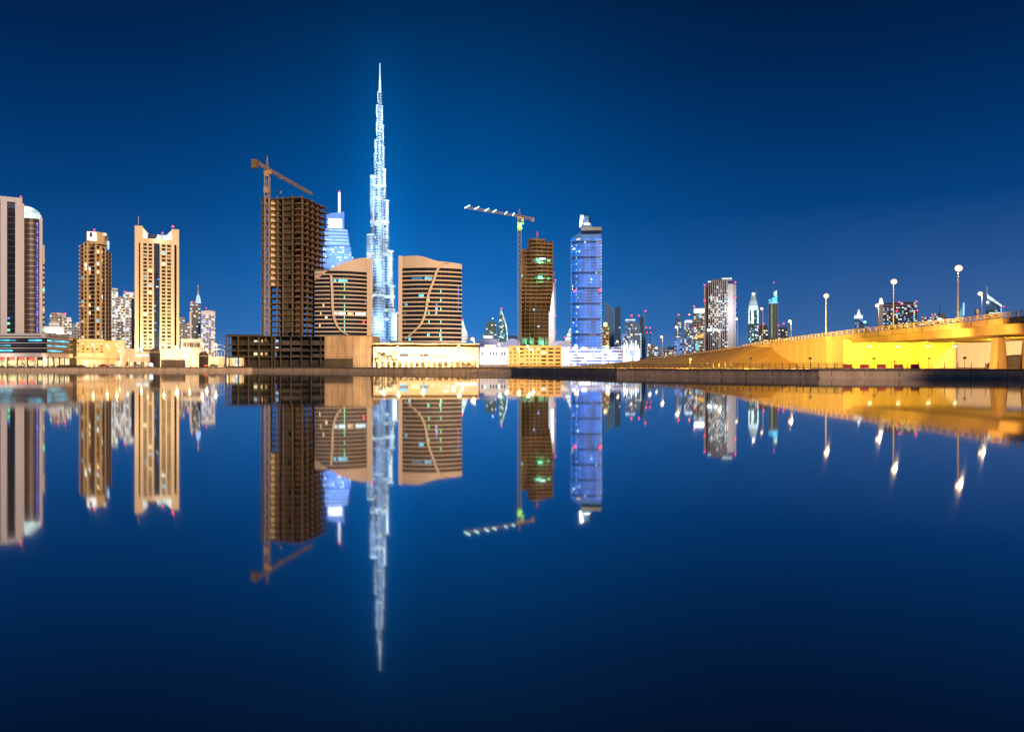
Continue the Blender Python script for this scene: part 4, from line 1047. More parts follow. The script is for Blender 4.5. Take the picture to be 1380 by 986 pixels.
t=curved('curved_banded_building','left one of two curved banded buildings, roofline rising to the right',424,495,494.5,502,452,[(424,378),(438,368),(452,360),(466,354),(478,350),(490,347.5),(495,347.5)],17,366.5,459,
  smooth_path([(446.5,372),(448,395),(449,420),(453,436),(460,446),(472,453.5)]),
  [(6,.36,.43,E_COOL),(6,.45,.58,E_COOL),(6,.62,.73,E_WARM),(6,.77,.99,E_COOL),(14,.36,.41,E_CYAN),(14,.45,.62,E_CYAN),(4,.93,.95,E_RED),(9,.97,.99,E_BLUE),(6,.1,.12,E_WARM),(3,.08,.1,E_WARM),(8,.15,.18,E_WARM),(5,.2,.24,E_WARM)]+[(j,.555,.57,E_GRN) for j in (2,3,4,5,7,8,10,12,13)],1,0,470)
beacon(t,t.U(456),0,t.H(358),.55); beacon(t,t.U(500.5),0,t.H(347),.7); beacon(t,t.U(508),12,t.H(349),.01) if 0 else None; t.done()
t=curved('curved_banded_building','right one of two curved banded buildings, with a long S shaped rib across its face',542,622.5,537,542,430,[(542,345.5),(562,345.5),(570,347),(580,350.5),(590,353.5),(602,354),(623,356)],17,362,461,
  smooth_path([(604,355),(596,358),(589,366),(585,378),(577,400),(574,420),(568,436),(558,447),(546,457)]),
  [(14,.38,.5,E_CYAN),(14,.16,.34,mat('x_blue_lit',(.02,.1,.2),.3,emit=(.05,.3,.6),es=.4)),(10,.28,.36,E_CYAN),(8,.03,.08,E_CYAN),(6,.02,.06,E_GRND),(4,.02,.05,E_GRND),(7,.55,.59,E_BLUEW),(8,.56,.59,E_BLUE),(6,.55,.58,E_BLUEW)]+[(j,.635,.65,E_GRN) for j in (2,4,7,9,11)]+[(j,.94,.955,E_BLUE) for j in (7,8,9,10,11,12)]+[(j,.44,.455,E_GRN) for j in (1,4,6,9)]+[(1,.62,.65,E_GRN),(0,.63,.66,E_GRN),(1,.42,.45,E_GRN),(0,.1,.14,E_CYAN)],2,0,580)
t.done()

# G: lit podium
t=T('lit_podium','long two storey lit podium with arcade under the twin curved buildings','building',574,345)
U=t.U; zt=t.H(462.5); z2=t.H(466); z3=t.H(485.5)
q=MB(); q.box(U(502.5),U(646),-1.2,14,zt-.55,zt,CLADC); q.build('roof_slab',t.e)
q=MB(); q.box(U(503),U(645),2.2,13,z2-.5,zt-.553,OPEN); q.build('roof_void',t.e)  # solid setback strip, shade under the roof slab put into its dark colour
q=MB(); q.box(U(503),U(645),.3,13,z3,z2-.51,CLADC); q.box(U(502.8),U(645.3),-.1,.28,z3-.6,z3+.3,CLADC); q.box(U(503),U(645),3.5,13,0,z3-.61,OCHRE); q.build('wall',t.e)
for i in range(19):
    x=503+i*7.75; t.b('arcade_column',U(x),U(x)+.8,-.1,.7,0,z3-.61,CLADC)
for i in range(18):
    x=504.5+i*7.75; t.window(U(x+2.6),3.45,.3,1.6,z3-1.4,(E_DIM,E_WARM,E_AMB,E_DIM)[i%4],.15,frame=DARKM)
for x0,x1,y0,y1,m in ((538.5,549.5,477,472.5,E_CYAN),(538.5,549.5,482.5,480,E_CYAN),(568,577,477,473,E_CYAN),(566.5,577,482.5,480,E_CYAN),(506,535,481,473,E_WARM),(552,566,481.5,476.5,E_WARM),(580,606,482,478,E_WARM),(596,606,474,472,E_COOL),(608,614,479,472,E_COOL),(620,632,479,473,E_COOL),(613,643,483.5,480.5,E_COOL),(510,514,474,471,E_COOL)):
    q=MB(); q.box(U(x0),U(x1),.12,.29,t.H(y0),t.H(y1),m)
    n=max(2,int((U(x1)-U(x0))/1.8))
    for i in range(n+1): u=U(x0)+(U(x1)-U(x0))*i/n; q.box(u-.05,u+.05,.05,.119,t.H(y0),t.H(y1),DARKM)
    q.build('lit_window',t.e)
t.b('dark_bay',U(538),U(550),.14,.285,t.H(479.8),t.H(477.2),OPEN); t.b('dark_bay',U(566),U(577.5),.14,.285,t.H(479.8),t.H(477.2),OPEN)
t.b('sign_board',U(625.5),U(643.5),.0,.28,t.H(478.8),t.H(470),CLAD)
t.done()
for x in (508,522,538,553,568,583,600,616,632): light('podium_floodlight',px(x,486.5,337),8000,(1,.72,.36),.8)

# palms and clutter beside concrete hall
def palm(x,y,Y,lab,h,seed):
    r_=random.Random(seed); e=bpy.data.objects.new('palm_tree',None); COL.objects.link(e); e.location=((x-690)/F*Y,Y,GZ); tag(e,lab,'palm tree','palm trees beside the concrete hall')
    q=MB()
    p=Vector((0,0,0))
    for k in range(8):
        n_=Vector((r_.uniform(-.08,.08),0,h*(k+1)/8)); q.tube(p,n_,.24-.012*k,BARK,8,.25-.012*k); p=n_
    q.build('trunk',e)
    q=MB()
    for f in range(16):
        a=f/16*6.28+r_.uniform(-.2,.2); up=r_.uniform(.1,1.1); L_=r_.uniform(2.0,2.9); prev=p
        for s_ in range(1,9):
            tt=s_/8; c=p+Vector((math.cos(a)*L_*tt,math.sin(a)*L_*tt,L_*(up*tt-1.25*tt*tt)))
            q.tube(prev,c,.035,LEAF,4); dirv=(c-prev).normalized(); sd=dirv.cross(Vector((0,0,1))).normalized()
            for sg in (-1,1):
                for o_ in (0,.5):
                    b0=prev.lerp(c,o_); q.face([b0,b0+sd*sg*.75*(1-.6*tt)+dirv*.35-Vector((0,0,.3)),b0+dirv*.16],LEAF)
            prev=c
    q.build('crown',e)
palm(507,486,322,'short palm tree nearest the bare concrete hall',4.0,1)
palm(515,482,326,'taller palm tree in front of the lit podium corner',6.0,2)
palm(523,484,322,'palm tree right of the tall one beside the concrete hall',4.8,3)
palm(531,486,328,'small palm tree at the left end of the arcade',3.6,4)

# lit white hoarding and vaults
t=T('white_lit_wall','glaring white floodlit wall between the podium and the car park','wall',667,420)
U=t.U; t.b('wall_face',U(646.5),U(686),0,.8,0,t.H(468),WHITEP); q=MB()
for i in range(11): q.box(U(647+i*3.8),U(647+i*3.8)+.15,-.15,-.003,0,t.H(468.5),WHITEP)
q.build('pilaster',t.e)
for i in range(9): t.window(U(650+i*3.8),-.02,t.H(479),U(652.4)-U(650),t.H(474)-t.H(479),E_COOL if i in (1,2,6) else GLASSB,.1,frame=STEEL)
t.b('plinth',U(646.5),U(686),-.5,-.16,0,1.4,CONC); t.b('upper_storey',U(653),U(668),.8,6,0,t.H(464.5),WHITEP); t.b('banner',U(671),U(681),-.2,-.16,t.H(486),t.H(481),mat('grey_banner',(.35,.36,.4),.8))
t.done()
for x in (650,660,670,680): light('wall_floodlight',px(x,487,408),3500,(.95,.93,1),1)
def vault(label,x0,x1,yt,yb,Y,m):
    t=T('vaulted_roof',label,'roof',(x0+x1)/2,Y); U=t.U; q=MB(); n=14; k=q.mi(m)
    pts=[(U(x0+(x1-x0)*i/n), t.H(yb)+(t.H(yt)-t.H(yb))*math.sin(math.pi*(i/n))**.8) for i in range(n+1)]
    for a,b_ in zip(pts,pts[1:]): q.prism([(a[0],0),(b_[0],0),(b_[0],20),(a[0],20)],t.H(yb)-.6,0,m,z1s=[a[1],b_[1],b_[1],a[1]])
    q.build('vault_shell',t.e)
    q=MB()
    for i in range(5): u=U(x0+2+(x1-x0-4)*i/4); q.box(u-.3,u+.3,1,1.6,0,t.H(yb)-.603,WHITEP)
    q.build('column',t.e)
    return t
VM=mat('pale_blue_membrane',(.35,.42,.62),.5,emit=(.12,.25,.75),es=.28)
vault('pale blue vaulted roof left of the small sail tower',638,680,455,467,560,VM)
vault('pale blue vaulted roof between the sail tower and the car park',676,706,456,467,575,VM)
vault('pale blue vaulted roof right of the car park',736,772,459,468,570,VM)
t=T('white_lit_wall','white floodlit wall between the car park and the blue tower','wall',763,560)
U=t.U; t.b('wall_face',U(755),U(770),0,.8,0,t.H(468),WHITEP); t.b('coping',U(754.8),U(770.2),-.2,1,t.H(468)+.003,t.H(468)+.3,WHITEP); light('wall_floodlight',px(762,486,545),14000,(.75,.85,1),1)

# car park
t=T('car_park','beige multi storey car park with dark slots below the green lit frame tower','building',721,355)
U=t.U; zt=t.H(466)
cm=mat('car_park_concrete',(.48,.33,.18),.8,noise=.12,nscale=.25)
t.facade((U(685.5),0),(U(696.5),0),.6,zt-.5,2,5,1.2,1.0,cm,picker([OPEN,E_DIM],[E_AMB],.1,1),1.2)
t.facade((U(697.5),0),(U(708),0),.6,zt-.5,1,5,1.6,1.0,cm,picker([OPEN,E_DIM],[E_AMB],.1,2),1.2)
t.facade((U(708)+.01,-.4),(U(728),-.4),.6,zt-.2,4,5,.9,1.1,cm,picker([OPEN,E_DIM],[E_WARM],.05,3),1.2)
t.facade((U(728)+.01,0),(U(756.5),0),.6,zt-.5,3,5,1.0,.95,cm,picker([OPEN,OPEN,E_DIM],[E_COOL],.06,4),1.2)
q=MB(); q.box(U(686),U(756),2.4,18,0,zt-.6,CONCD); q.build('core',t.e)
t.b('roof_parapet',U(685.3),U(756.7),-.2,1.5,zt-.49,zt+.1,cm); t.b('stair_tower',U(696.5)+.003,U(697.5)-.003,-.3,1,0,zt-.5,cm)
q=MB(); q.box(U(755)+.3,U(756.7),1.6,18,0,zt-.5,cm); q.box(U(685.3),U(686)-.1,1.6,18,0,zt-.5,cm); q.build('side_wall',t.e)
t.done()
for x in (692,706,722,740): light('car_park_wash',px(x,481,345),2600,(1,.62,.24),.6)

# H: second unfinished tower
t=T('unfinished_tower','brown unfinished tower with wavy floor slabs and green work lights','construction',722,470)
U=t.U; NF=27; z0=t.H(465); z1=t.H(324,722); fh=(z1-z0)/NF
for j in range(NF+1):
    z=z0+j*fh; f=j/NF
    xl=701.5 if j<NF-2 else 712; xr=740+5*min(1,max(0,(f-.25)/.3)) if j<NF else 735
    if z>t.H(333): xl=max(xl,711)
    if j<9: xr=739
    a,b_=U(xl),U(xr); pts=[(a+(b_-a)*i/12, -1.6*math.sin(math.pi*i/12)+1.1*math.sin(i/12*6.28+j*.35)) for i in range(13)]
    q=MB(); q.prism(pts+[(b_-1,15),(a+1,15)],z-.3,z,CONC); shell(q,pts,z+.003,z+ (1.0 if j>10 else .15),.2,CONCB if j%3 else CONC); q.build('floor_slab',t.e)
    if j<NF:
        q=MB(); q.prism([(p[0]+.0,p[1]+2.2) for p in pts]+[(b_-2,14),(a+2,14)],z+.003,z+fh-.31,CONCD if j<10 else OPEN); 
        for i in range(0,7): p=pts[i*2]; q.box(p[0]-.25,p[0]+.25,p[1]+1.0,p[1]+1.6,z+.003,z+fh-.31,CONC)
        if j>10: q.box(a+.3,a+4.0,1.2,1.6,z+.003,z+fh-.31,CONCB)
        q.build('infill_wall',t.e)
t.b('lift_core',U(713.5),U(718),3,8,z1-5,t.H(320,716),CONCD); t.b('formwork',U(720),U(731),2,9,z1+.003,t.H(322,725),CONCB)
q=MB(); q.lattice((U(724),4,z1),(U(724),4,t.H(314)),1,CRANEG); q.build('mast',t.e); q=MB(); q.box(U(723),U(725),3.4,4.6,t.H(318)+.5,t.H(311),REDP); q.build('red_hoist',t.e)
for x,y,w,m in ((724.5,351,5,E_GRN),(731,349.5,8,E_COOL),(739.5,352,4,E_GRN),(728,373.5,6,E_GRN),(722,375,4,E_GRND),(739,376,2,E_GRN),(719.5,417.5,2.2,E_BLUEW),(725.5,440,3,E_BLUEW),(719,352,3,E_GRND)):
    o=t.window(U(x),-2.6,t.H(y)-.6,w*t.k,1.1,m,.25)
for x,w in ((706,8),(717,5),(729,8),(737,5)): t.window(U(x),-1.9,t.H(464),w*t.k,4.0,E_GRND,.2)
for x,y in ((728,353),(728,376),(712,462),(730,463)): light('work_light',(t.X+U(x),t.Y-4,GZ+t.H(y)),3000,(.15,1,.5),.5)
q=MB()
for i in range(2): q.lattice((U(745),1,t.H(372)+i*.01),(U(747.5),0,t.H(366)),.8,CRANEG)
q.build('loading_platform',t.e)
t.done()
# netting on the lower left corner
# crane H
piv=px(700,292,462)
e=bpy.data.objects.new('tower_crane',None); COL.objects.link(e); e.location=(piv.x,piv.y,GZ); tag(e,'slim lattice tower crane with a row of green white lamps along its jib','crane')
hp=piv.z-GZ
q=MB(); q.lattice((0,0,0),(0,0,hp-1.5),2.2,mat('olive_crane_paint',(.34,.36,.16),.6,noise=.2),r=.16); q.build('mast',e)
q=MB(); q.box(-1.3,1.3,-1.3,1.3,hp-9,hp-4,mat('lime_paint',(.35,.5,.1),.6,noise=.1)); q.build('climbing_cage',e)
q=MB(); q.box(-1.4,1.4,-1.4,1.4,hp-1.49,hp-.4,CRANEY); q.box(1.41,2.8,-1.4,0,hp-3.4,hp-1,CRANEY); q.build('slewing_unit',e)
tip=px(629,285.5,440)-Vector((piv.x,piv.y,GZ)); tip.z=hp+1.0; tail=px(719,295,470)-Vector((piv.x,piv.y,GZ)); tail.z=hp
q=MB(); q.lattice((0,0,hp+.3),tip,1.1,CRANEG,r=.09); q.build('jib',e)
q=MB(); q.lattice((0,0,hp+.3),tail,1.2,CRANEG,r=.13); tv=Vector(tail); q.box(tv.x-1.6,tv.x+.4,tv.y-.8,tv.y+.8,hp-1.6,hp+1,CRANEG); q.build('counter_jib',e)
q=MB(); q.tube((-.6,0,hp),(0,0,hp+5),.15,CRANEG,4); q.tube((.6,0,hp),(0,0,hp+5),.15,CRANEG,4); q.tube((0,0,hp+5),Vector(tip)*.7+Vector((0,0,hp*.3+.8)),.04,DARKM,4); q.tube((0,0,hp+5),Vector(tail)*.9+Vector((0,0,hp*.1+.8)),.04,DARKM,4); q.build('apex',e)
lampm=em('jib_lamp',(.55,1.0,.85),4.0)
for f,l in ((1.0,2.6),(.83,2.4),(.64,2.2),(.49,1.9),(.27,1.3),(.12,1.0)):
    c=Vector((0,0,hp+.3)).lerp(Vector(tip),f*.99)+Vector((0,-.9,.3)); q=MB(); q.tube(c+Vector((-l*.65,0,-.8)),c+Vector((l*.65,0,1.0)),.26,lampm,8); q.build('jib_lamp',e)
q=MB(); q.ball((2.2,-1.5,hp-4.6),.7,E_GRN); q.ball((1.4,-1.6,hp-7.5),.5,E_GRN,1.6); q.build('mast_lamp',e,True)
light('mast_glow',(1.2,-3,hp-6),1500,(.3,1,.4),.4,e)
q=MB(); q.ball((1.6,-1.3,t.H(374)),.5,E_CYAN); q.build('mast_lamp',e,True)

# J slender lit tower
t=T('slender_lit_tower','slender white floodlit tower showing right of the wavy unfinished one','tower',744,820)
U=t.U; q=MB(); q.box(U(738),U(747),0,14,0,t.H(381),WHITEP); q.build('body',t.e)
q=MB(); q.box(U(742),U(746),-1.0,-.003,t.H(440),t.H(396),em('hot_white',(1,.97,.95),1.6,.5,.05)); q.build('lit_bay',t.e)
for j in range(16): t.window(U(740.5),-.05,t.H(385+j*4.6),2.2,1.6,E_CYAN if j<5 else E_BLUEW,.2)
q=MB(); q.lattice((U(748.2),-1,0),(U(748.2),-1,t.H(378)),1.2,WHITEP); q.build('hoist_mast',t.e)
for y in (379,428,448): beacon(t,U(748.5),-1.5,t.H(y),.8)
beacon(t,U(743),3,t.H(380),.9); t.done()
for z in (40,65): light('tower_floodlight',(t.X+3,t.Y-16,z),6000,(1,.97,.95),1)

# K blue tower
t=T('blue_lit_tower','tall rounded tower banded in vivid blue light with a white beacon fin on top','tower',790,600)
U=t.U
def Kp(x0,x1): 
    a,b_=U(x0),U(x1); w=b_-a
    return [(a,7),(a+.06*w,2.2),(a+.16*w,-.8),(a+.3*w,-2.2),(a+.45*w,-2.4),(a+.62*w,-1.6),(a+.8*w,-1.5),(a+.95*w,-.2),(b_,3.2)]
MGR=mat('pale_grey_band',(.26,.30,.36),.6)
HZ=mat('haze_blue_glass',(.10,.23,.45),.35,noise=.25,nscale=.03,streak=True)  # blue of far air mixed into the colour
KSP=mat('blue_glow_spandrel',(.05,.14,.40),.5,emit=(.12,.40,.95),es=.25)  # blue light on the spandrels put in as emission
zb,zt=t.H(487),t.H(321)
r_=random.Random(5); lits=[]
for j in range(40):
    for k in range(r_.choice((0,0,1,1))):
        a=r_.random()*.85+.05; lits.append((j,a,a+r_.choice((.03,.05,.1)),r_.choice((E_WARM,E_COOL,E_COOL,E_BLUEW))))
    lits.append((j,.955,.975,E_COOL)); lits.append((j,.02,.035,E_BLUEW))
    if j%2: lits.append((j,.28,.3,E_BLUEW))
glk=lambda j: E_BLUE if (j*7)%5 not in (1,) else mat('deep_blue_glass',(.02,.05,.15),.2,emit=(.02,.08,.5),es=.3)
bands(t,Kp(768,812),zb,zt,40,.34,KSP,glk,recess=.8,lit=lits)
core=[(p[0]*.9+0,p[1]+2.5) for p in Kp(768,812)]+[(U(810),20),(U(772),20)]
q=MB(); q.prism(core,0,zt,CONCD); q.build('core',t.e)
q=MB(); sh=[(U(770),3),(U(783),-1.5),(U(783),12),(U(770),12)]; q.prism(sh,zt+.003,0,KSP,z1s=[t.H(320,770),t.H(313),t.H(313),t.H(320,770)]); q.build('shoulder',t.e)
q=MB(); q.box(U(783)+.003,U(810.5),-1.2,14,zt+.003,t.H(316),KSP); q.box(U(783)+.003,U(810.5),-1.2,14,t.H(311),t.H(306.5),MGR); q.box(U(783.5),U(810),-.6,13.5,t.H(316)+.003,t.H(311)-.003,GLASSB); q.build('top_floor',t.e)
q=MB(); q.frust([(U(782),0),(U(798),0),(U(798),9),(U(782),9)],t.H(306.5)+.003,[(U(783.5),1),(U(797),1),(U(797),8),(U(783.5),8)],t.H(302),HZ); q.box(U(786),U(793.5),1.5,7.5,t.H(302)+.003,t.H(290.5),HZ); q.box(U(793.5)+.003,U(795.5),1.5,7.5,t.H(302)+.003,t.H(290),GLASSB); q.build('crown_block',t.e)
q=MB(); k0=[(U(781),.5),(U(783.6),.5),(U(783.6),6),(U(781),6)]; k1=[(U(782.3),.5),(U(786),.5),(U(786),6),(U(782.3),6)]; q.frust(k0,t.H(304),k1,t.H(290),E_WHITE); q.build('beacon_fin',t.e)
t.b('lit_ledge',U(787),U(795),.9,1.45,t.H(302.6),t.H(300.8),E_WHITE)
beacon(t,U(775),-2.9,t.H(396),1.3); beacon(t,U(809),-2.2,t.H(396),1.5)
q=MB(); q.box(U(793)-.1,U(793)+.1,-2.7,-2.35,0,zt,KSP); q.build('vertical_mullion',t.e)
light('crown_glow',(t.X+U(790),t.Y-7,GZ+t.H(297)),900,(.6,.85,1),1)
t.done()
t=T('blue_lit_podium','low podium banded in glaring blue and white light at the foot of the blue tower','building',797,545)
U=t.U; r_=random.Random(8); lits=[]
pts=[(U(768.5),0),(U(838),0)]
for j in range(6):
    a=0
    while a<.95:
        w=r_.choice((.03,.06,.1)); 
        if r_.random()<.6: lits.append((j,a,min(1,a+w),r_.choice((E_COOL,E_WHITE,E_BLUEW,E_BLUE))))
        a+=w+.01
bands(t,pts,.2,t.H(468),6,.4,WHITEP,E_BLUE,recess=.5,lit=lits)
q=MB(); q.box(U(768.7),U(837.8),1.8,14,0,t.H(468)+.3,WHITEP); q.build('core',t.e); t.done()
for x in (775,797,820): light('podium_floodlight',px(x,480,533),7000,(.8,.87,1),1)

# ------------------------------------------------------------------ hotel tower and needle tower
t=T('white_lit_hotel_tower','brilliant white stepped tower with a masted crown behind the unfinished frame','tower',457,1300)
U=t.U; k=t.k
r_=random.Random(4)
def tier(x0,x1,y0,y1,m,nf,litp,mats_,yy=0,dep=30):
    a,b_=U(x0),U(x1); q=MB(); q.prism([(a,yy+3),(a+2,yy),(b_-2,yy),(b_,yy+3),(b_,dep),(a,dep)],t.H(y0),t.H(y1),m); q.build('tier',t.e)
    z0_,z1_=t.H(y0),t.H(y1); fh=(z1_-z0_)/nf; nc=max(1,int((b_-a)/4.2))
    for j in range(nf):
        for i in range(nc):
            if r_.random()<litp:
                t.window(a+(i+.5)*(b_-a)/nc, yy-.05, z0_+j*fh+fh*.3,(b_-a)/nc*.72,fh*.55,r_.choice(mats_),.4)
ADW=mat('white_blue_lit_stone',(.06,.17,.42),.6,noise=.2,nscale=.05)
tier(430,477,486,345,ADW,34,.55,(E_BLUEW,E_COOL,E_BLUE,E_BLUE))
tier(434,474,344.9,332,ADW,4,.6,(E_BLUEW,E_COOL,E_BLUE),yy=1)
for j in range(5):
    y=331-j*4.4; a,b_=U(437),U(471.5-j*.6); q=MB(); q.box(a,b_,2,28,t.H(y),t.H(y-2.6),ADW); q.box(a+1,b_-1,3,27,t.H(y-2.6)+.003,t.H(y-4.4)-.003,E_BLUEW); q.build('lit_tier',t.e)
q=MB(); q.prism([(U(440),4),(U(464),4),(U(464),22),(U(440),22)],t.H(309)+.003,0,ADW,z1s=[t.H(288),t.H(284.5),t.H(284.5),t.H(288)]); q.build('crown',t.e)
q=MB(); q.box(U(442),U(461),3.2,3.98,t.H(307),t.H(294.5),em('crown_white',(.85,.95,1),2.2,.4,.05)); q.build('crown_light',t.e)
q=MB(); q.box(U(455.6),U(459),3,8,t.H(286),t.H(258.5),WHITEP); q.build('mast',t.e); beacon(t,U(457.3),5,t.H(258.5),1.4)
for x,y in ((450,318),(468,325),(472,350),(460,345),(457,270)): light('tower_floodlight',(t.X+U(x),t.Y-40,GZ+t.H(y)-10),95000,(.38,.58,1),3)
t.done()

t=T('needle_skyscraper','immensely tall blue white stepped needle skyscraper with a thin spire','skyscraper',513,2000)
U=t.U
KG=gridmat('needle_facade',(.30,.42,.58),(.05,.11,.20),5.2,7.4,.20,(.55,.8,1),.55,mort=.22,seed=7)
def lobe(cx,cy,rx,ry,n=14): return [(cx+rx*math.cos(2*math.pi*i/n),cy+ry*math.sin(2*math.pi*i/n)) for i in range(n)]
# (left px, right px, y bottom, y top) of each lobe; three wings round a core stepping back as they rise
core_=[(506,521,486,300),(507,519.5,300,250),(507.5,518,250,205),(508,516.5,205,168),(509,516,168,142),(509.8,514.8,142,125)]
for a,b_,y0,y1 in core_:
    u0,u1=U(a),U(b_); q=MB(); q.prism(lobe((u0+u1)/2,6,(u1-u0)/2,(u1-u0)/2),t.H(y0)+.01,t.H(y1),KG); q.build('core_tier',t.e)
left=[(494.5,507,486,318),(499,508,318,240),(504,509,240,208),(504.7,509,208,190),(507,510.5,190,165),(507,510.5,165,143),(508.8,511.5,143,125)]
right=[(522,537.5,486,422),(521,532.5,422,386),(519,530.5,386,339),(517,524.5,339,271),(514,520.5,271,229),(514,518.4,229,199),(513.5,517.6,199,170),(513,516.3,170,144)]
mid=[(503,518,486,400),(504,516,400,352),(505,516,352,305),(506,515,305,268),(507.5,514.5,268,222),(509,514.5,222,180)]
mids=[]
for nm,L_,cy in (('left_wing',left,2),('right_wing',right,2),('front_wing',mid,-14)):
    for a,b_,y0,y1 in L_:
        u0,u1=U(a),U(b_); q=MB(); r=(u1-u0)/2; yc=cy if cy>0 else cy*(u1-u0)/22
        q.prism(lobe((u0+u1)/2,yc,r,max(r,4)),t.H(y0)+.02,t.H(y1)-.3,KG)
        q.build('wing_tier',t.e)
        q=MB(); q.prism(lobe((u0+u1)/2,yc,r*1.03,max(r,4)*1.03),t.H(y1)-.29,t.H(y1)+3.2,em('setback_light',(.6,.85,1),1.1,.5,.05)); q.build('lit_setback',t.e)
        # outer fins: their emission stands in for the floodlight they catch
        if nm!='front_wing':
            for kx in range(3):
                an=R(-60-kx*14) if nm=='right_wing' else R(-125-kx*16)
                x_,y_=(u0+u1)/2+r*1.03*math.cos(an),yc+max(r,4)*1.03*math.sin(an); w=r*.13
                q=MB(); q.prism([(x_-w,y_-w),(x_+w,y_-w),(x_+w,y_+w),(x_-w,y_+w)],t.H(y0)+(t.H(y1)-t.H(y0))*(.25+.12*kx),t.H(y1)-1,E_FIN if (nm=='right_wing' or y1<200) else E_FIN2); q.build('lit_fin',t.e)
# mechanical floors
for a,b_,y in ((499,524,300),(494.5,527,343),(504,520.5,252),(495,532,400),(496,532.5,418),(506,524,430),(499,507,240)):
    u0,u1=U(a),U(b_); q=MB(); q.prism([(u0,-1),(u1,-1),(u1,3),(u0,3)],t.H(y+3),t.H(y-2.5),KG); q.box(u0,u1,-17,-1.01,t.H(y+2.2),t.H(y-1.6),em('mech_floor',(.55,.8,1),.8,.6,.03)) ; q.build('lit_floor',t.e)
for x,y in ((508,301),(519.5,305),(506,290+33),(513,272),(521,322)): t.window(U(x),-20,t.H(y),4,5,E_WARM,.8)
# spire
sp=[(125,2.5),(118,2.1),(110,1.7),(105,1.1),(95,.9),(84.5,.35)]
for (ya,wa),(yb,wb) in zip(sp,sp[1:]):
    q=MB(); q.tube((U(512),4,t.H(ya)+.02),(U(512),4,t.H(yb)),wa*t.k*.75,E_FIN,10,wb*t.k*.75); q.build('spire',t.e)
for x,y in ((500,440),(530,440),(500,350),(528,370),(525,300),(503,265),(520,240),(512,200),(512,160)):
    light('tower_floodlight',(t.X+U(x),t.Y-60,GZ+t.H(y)),340000,(.55,.78,1),4)
t.done()

# ------------------------------------------------------------------ far towers, centre and right
t=T('sail_tower','small white lit sail shaped tower beside the right curved building','tower',624,1500)
U=t.U; q=MB(); q.prism([(U(618),0),(U(630.5),0),(U(630.5),12),(U(618),12)],0,t.H(450),WHITEP); q.frust([(U(618),0),(U(630),0),(U(630),12),(U(618),12)],t.H(450)+.01,[(U(621.5),3),(U(624),3),(U(624),8),(U(621.5),8)],t.H(432),E_CROWN); q.build('body',t.e)
for j in range(5): t.window(U(624),-.1,t.H(453+j*4),12,2.4,E_COOL,.4)
beacon(t,U(623.5),4,t.H(432),1.6); t.done()
t=T('sail_tower','slim curved sail tower edged in cyan light left of the lattice crane','tower',676,1500)
U=t.U; q=MB(); k=14
prof=[(684-.2*(i==0)-9*max(0,(i-6))/8*max(0,(i-6))/8, 486-(486-417)*i/k) for i in range(k+1)]
for (xa,ya),(xb,yb) in zip(prof,prof[1:]):
    xl0=670+ (5.0*max(0,(486-ya)/69-.35)); xl1=670+(5.0*max(0,(486-yb)/69-.35))
    q.frust([(U(xl0),0),(U(xa),0),(U(xa),20),(U(xl0),20)],t.H(ya)+.01,[(U(min(xl1,xb-.2)),0),(U(xb),0),(U(xb),20),(U(min(xl1,xb-.2)),20)],t.H(yb),G_TEAL)
q.build('body',t.e)
q=MB()
for (xa,ya),(xb,yb) in zip(prof,prof[1:]): q.frust([(U(xa)-1.6,-1),(U(xa)+.6,-1),(U(xa)+.6,-.02),(U(xa)-1.6,-.02)],t.H(ya),[(U(xb)-1.6,-1),(U(xb)+.6,-1),(U(xb)+.6,-.02),(U(xb)-1.6,-.02)],t.H(yb),E_CROWN)
q.build('lit_edge',t.e)
r_=random.Random(3)
for i in range(26): t.window(U(672+r_.random()*8),-.1,t.H(430+r_.random()*45),4,1.8,r_.choice((E_CYAN,E_COOL)),.4)
beacon(t,U(676),4,t.H(417),1.6); t.done()
t=farbox('dark_block','dark teal block with a scatter of white windows left of the cyan edged sail tower','building',655,669,436,1400,G_TEAL,litn=30,seed=21); beacon(t,t.U(664),3,t.H(430),1.2,E_WHITE); t.done()
t=farbox('lit_block','low block with bright roof lights in front of the sail tower','building',650,667,452,1200,G_BLUE,litn=14,seed=22)
t.b('roof_light',t.U(652),t.U(663),-1,-.003,t.H(455),t.H(452.5),E_WHITE); t.done()
t=T('ribbed_shell','white shell like pavilion roof just left of the blue tower','pavilion',766,1000)
U=t.U
for j in range(7):
    q=MB(); y=460-j*2.9; q.frust([(U(760.5+j*1.2),0),(U(772),0),(U(772),14),(U(760.5+j*1.2),14)],t.H(y),[(U(761.5+j*1.2),1),(U(772),1),(U(772),14),(U(761.5+j*1.2),14)],t.H(y-2.0),E_COOL if j%2 else WHITEP); q.build('rib',t.e)
q=MB(); q.box(U(762),U(772),1,13,0,t.H(460)-.01,WHITEP); q.build('base',t.e); beacon(t,U(761),0,t.H(456),1)
t=farbox('narrow_tower','narrow tower with a square lit lantern touching the blue tower','tower',811,821,441,900,G_BEI,litn=14,seed=23,lits=(E_WARM,E_GRN)); t.b('lantern',t.U(813.5),t.U(818.5),-1,4,t.H(440),t.H(434.5),E_WARM); t.done()
HZ=mat('haze_blue_glass',(.10,.23,.45),.35,noise=.25,nscale=.03,streak=True); HZ2=mat('deep_haze_blue_glass',(.03,.09,.20),.35,noise=.25,nscale=.03,streak=True)  # distance haze painted into both base colours
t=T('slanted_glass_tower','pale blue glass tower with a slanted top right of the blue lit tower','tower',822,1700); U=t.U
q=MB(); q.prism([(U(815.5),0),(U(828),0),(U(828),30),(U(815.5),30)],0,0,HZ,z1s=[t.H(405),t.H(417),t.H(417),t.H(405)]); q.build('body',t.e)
q=MB()
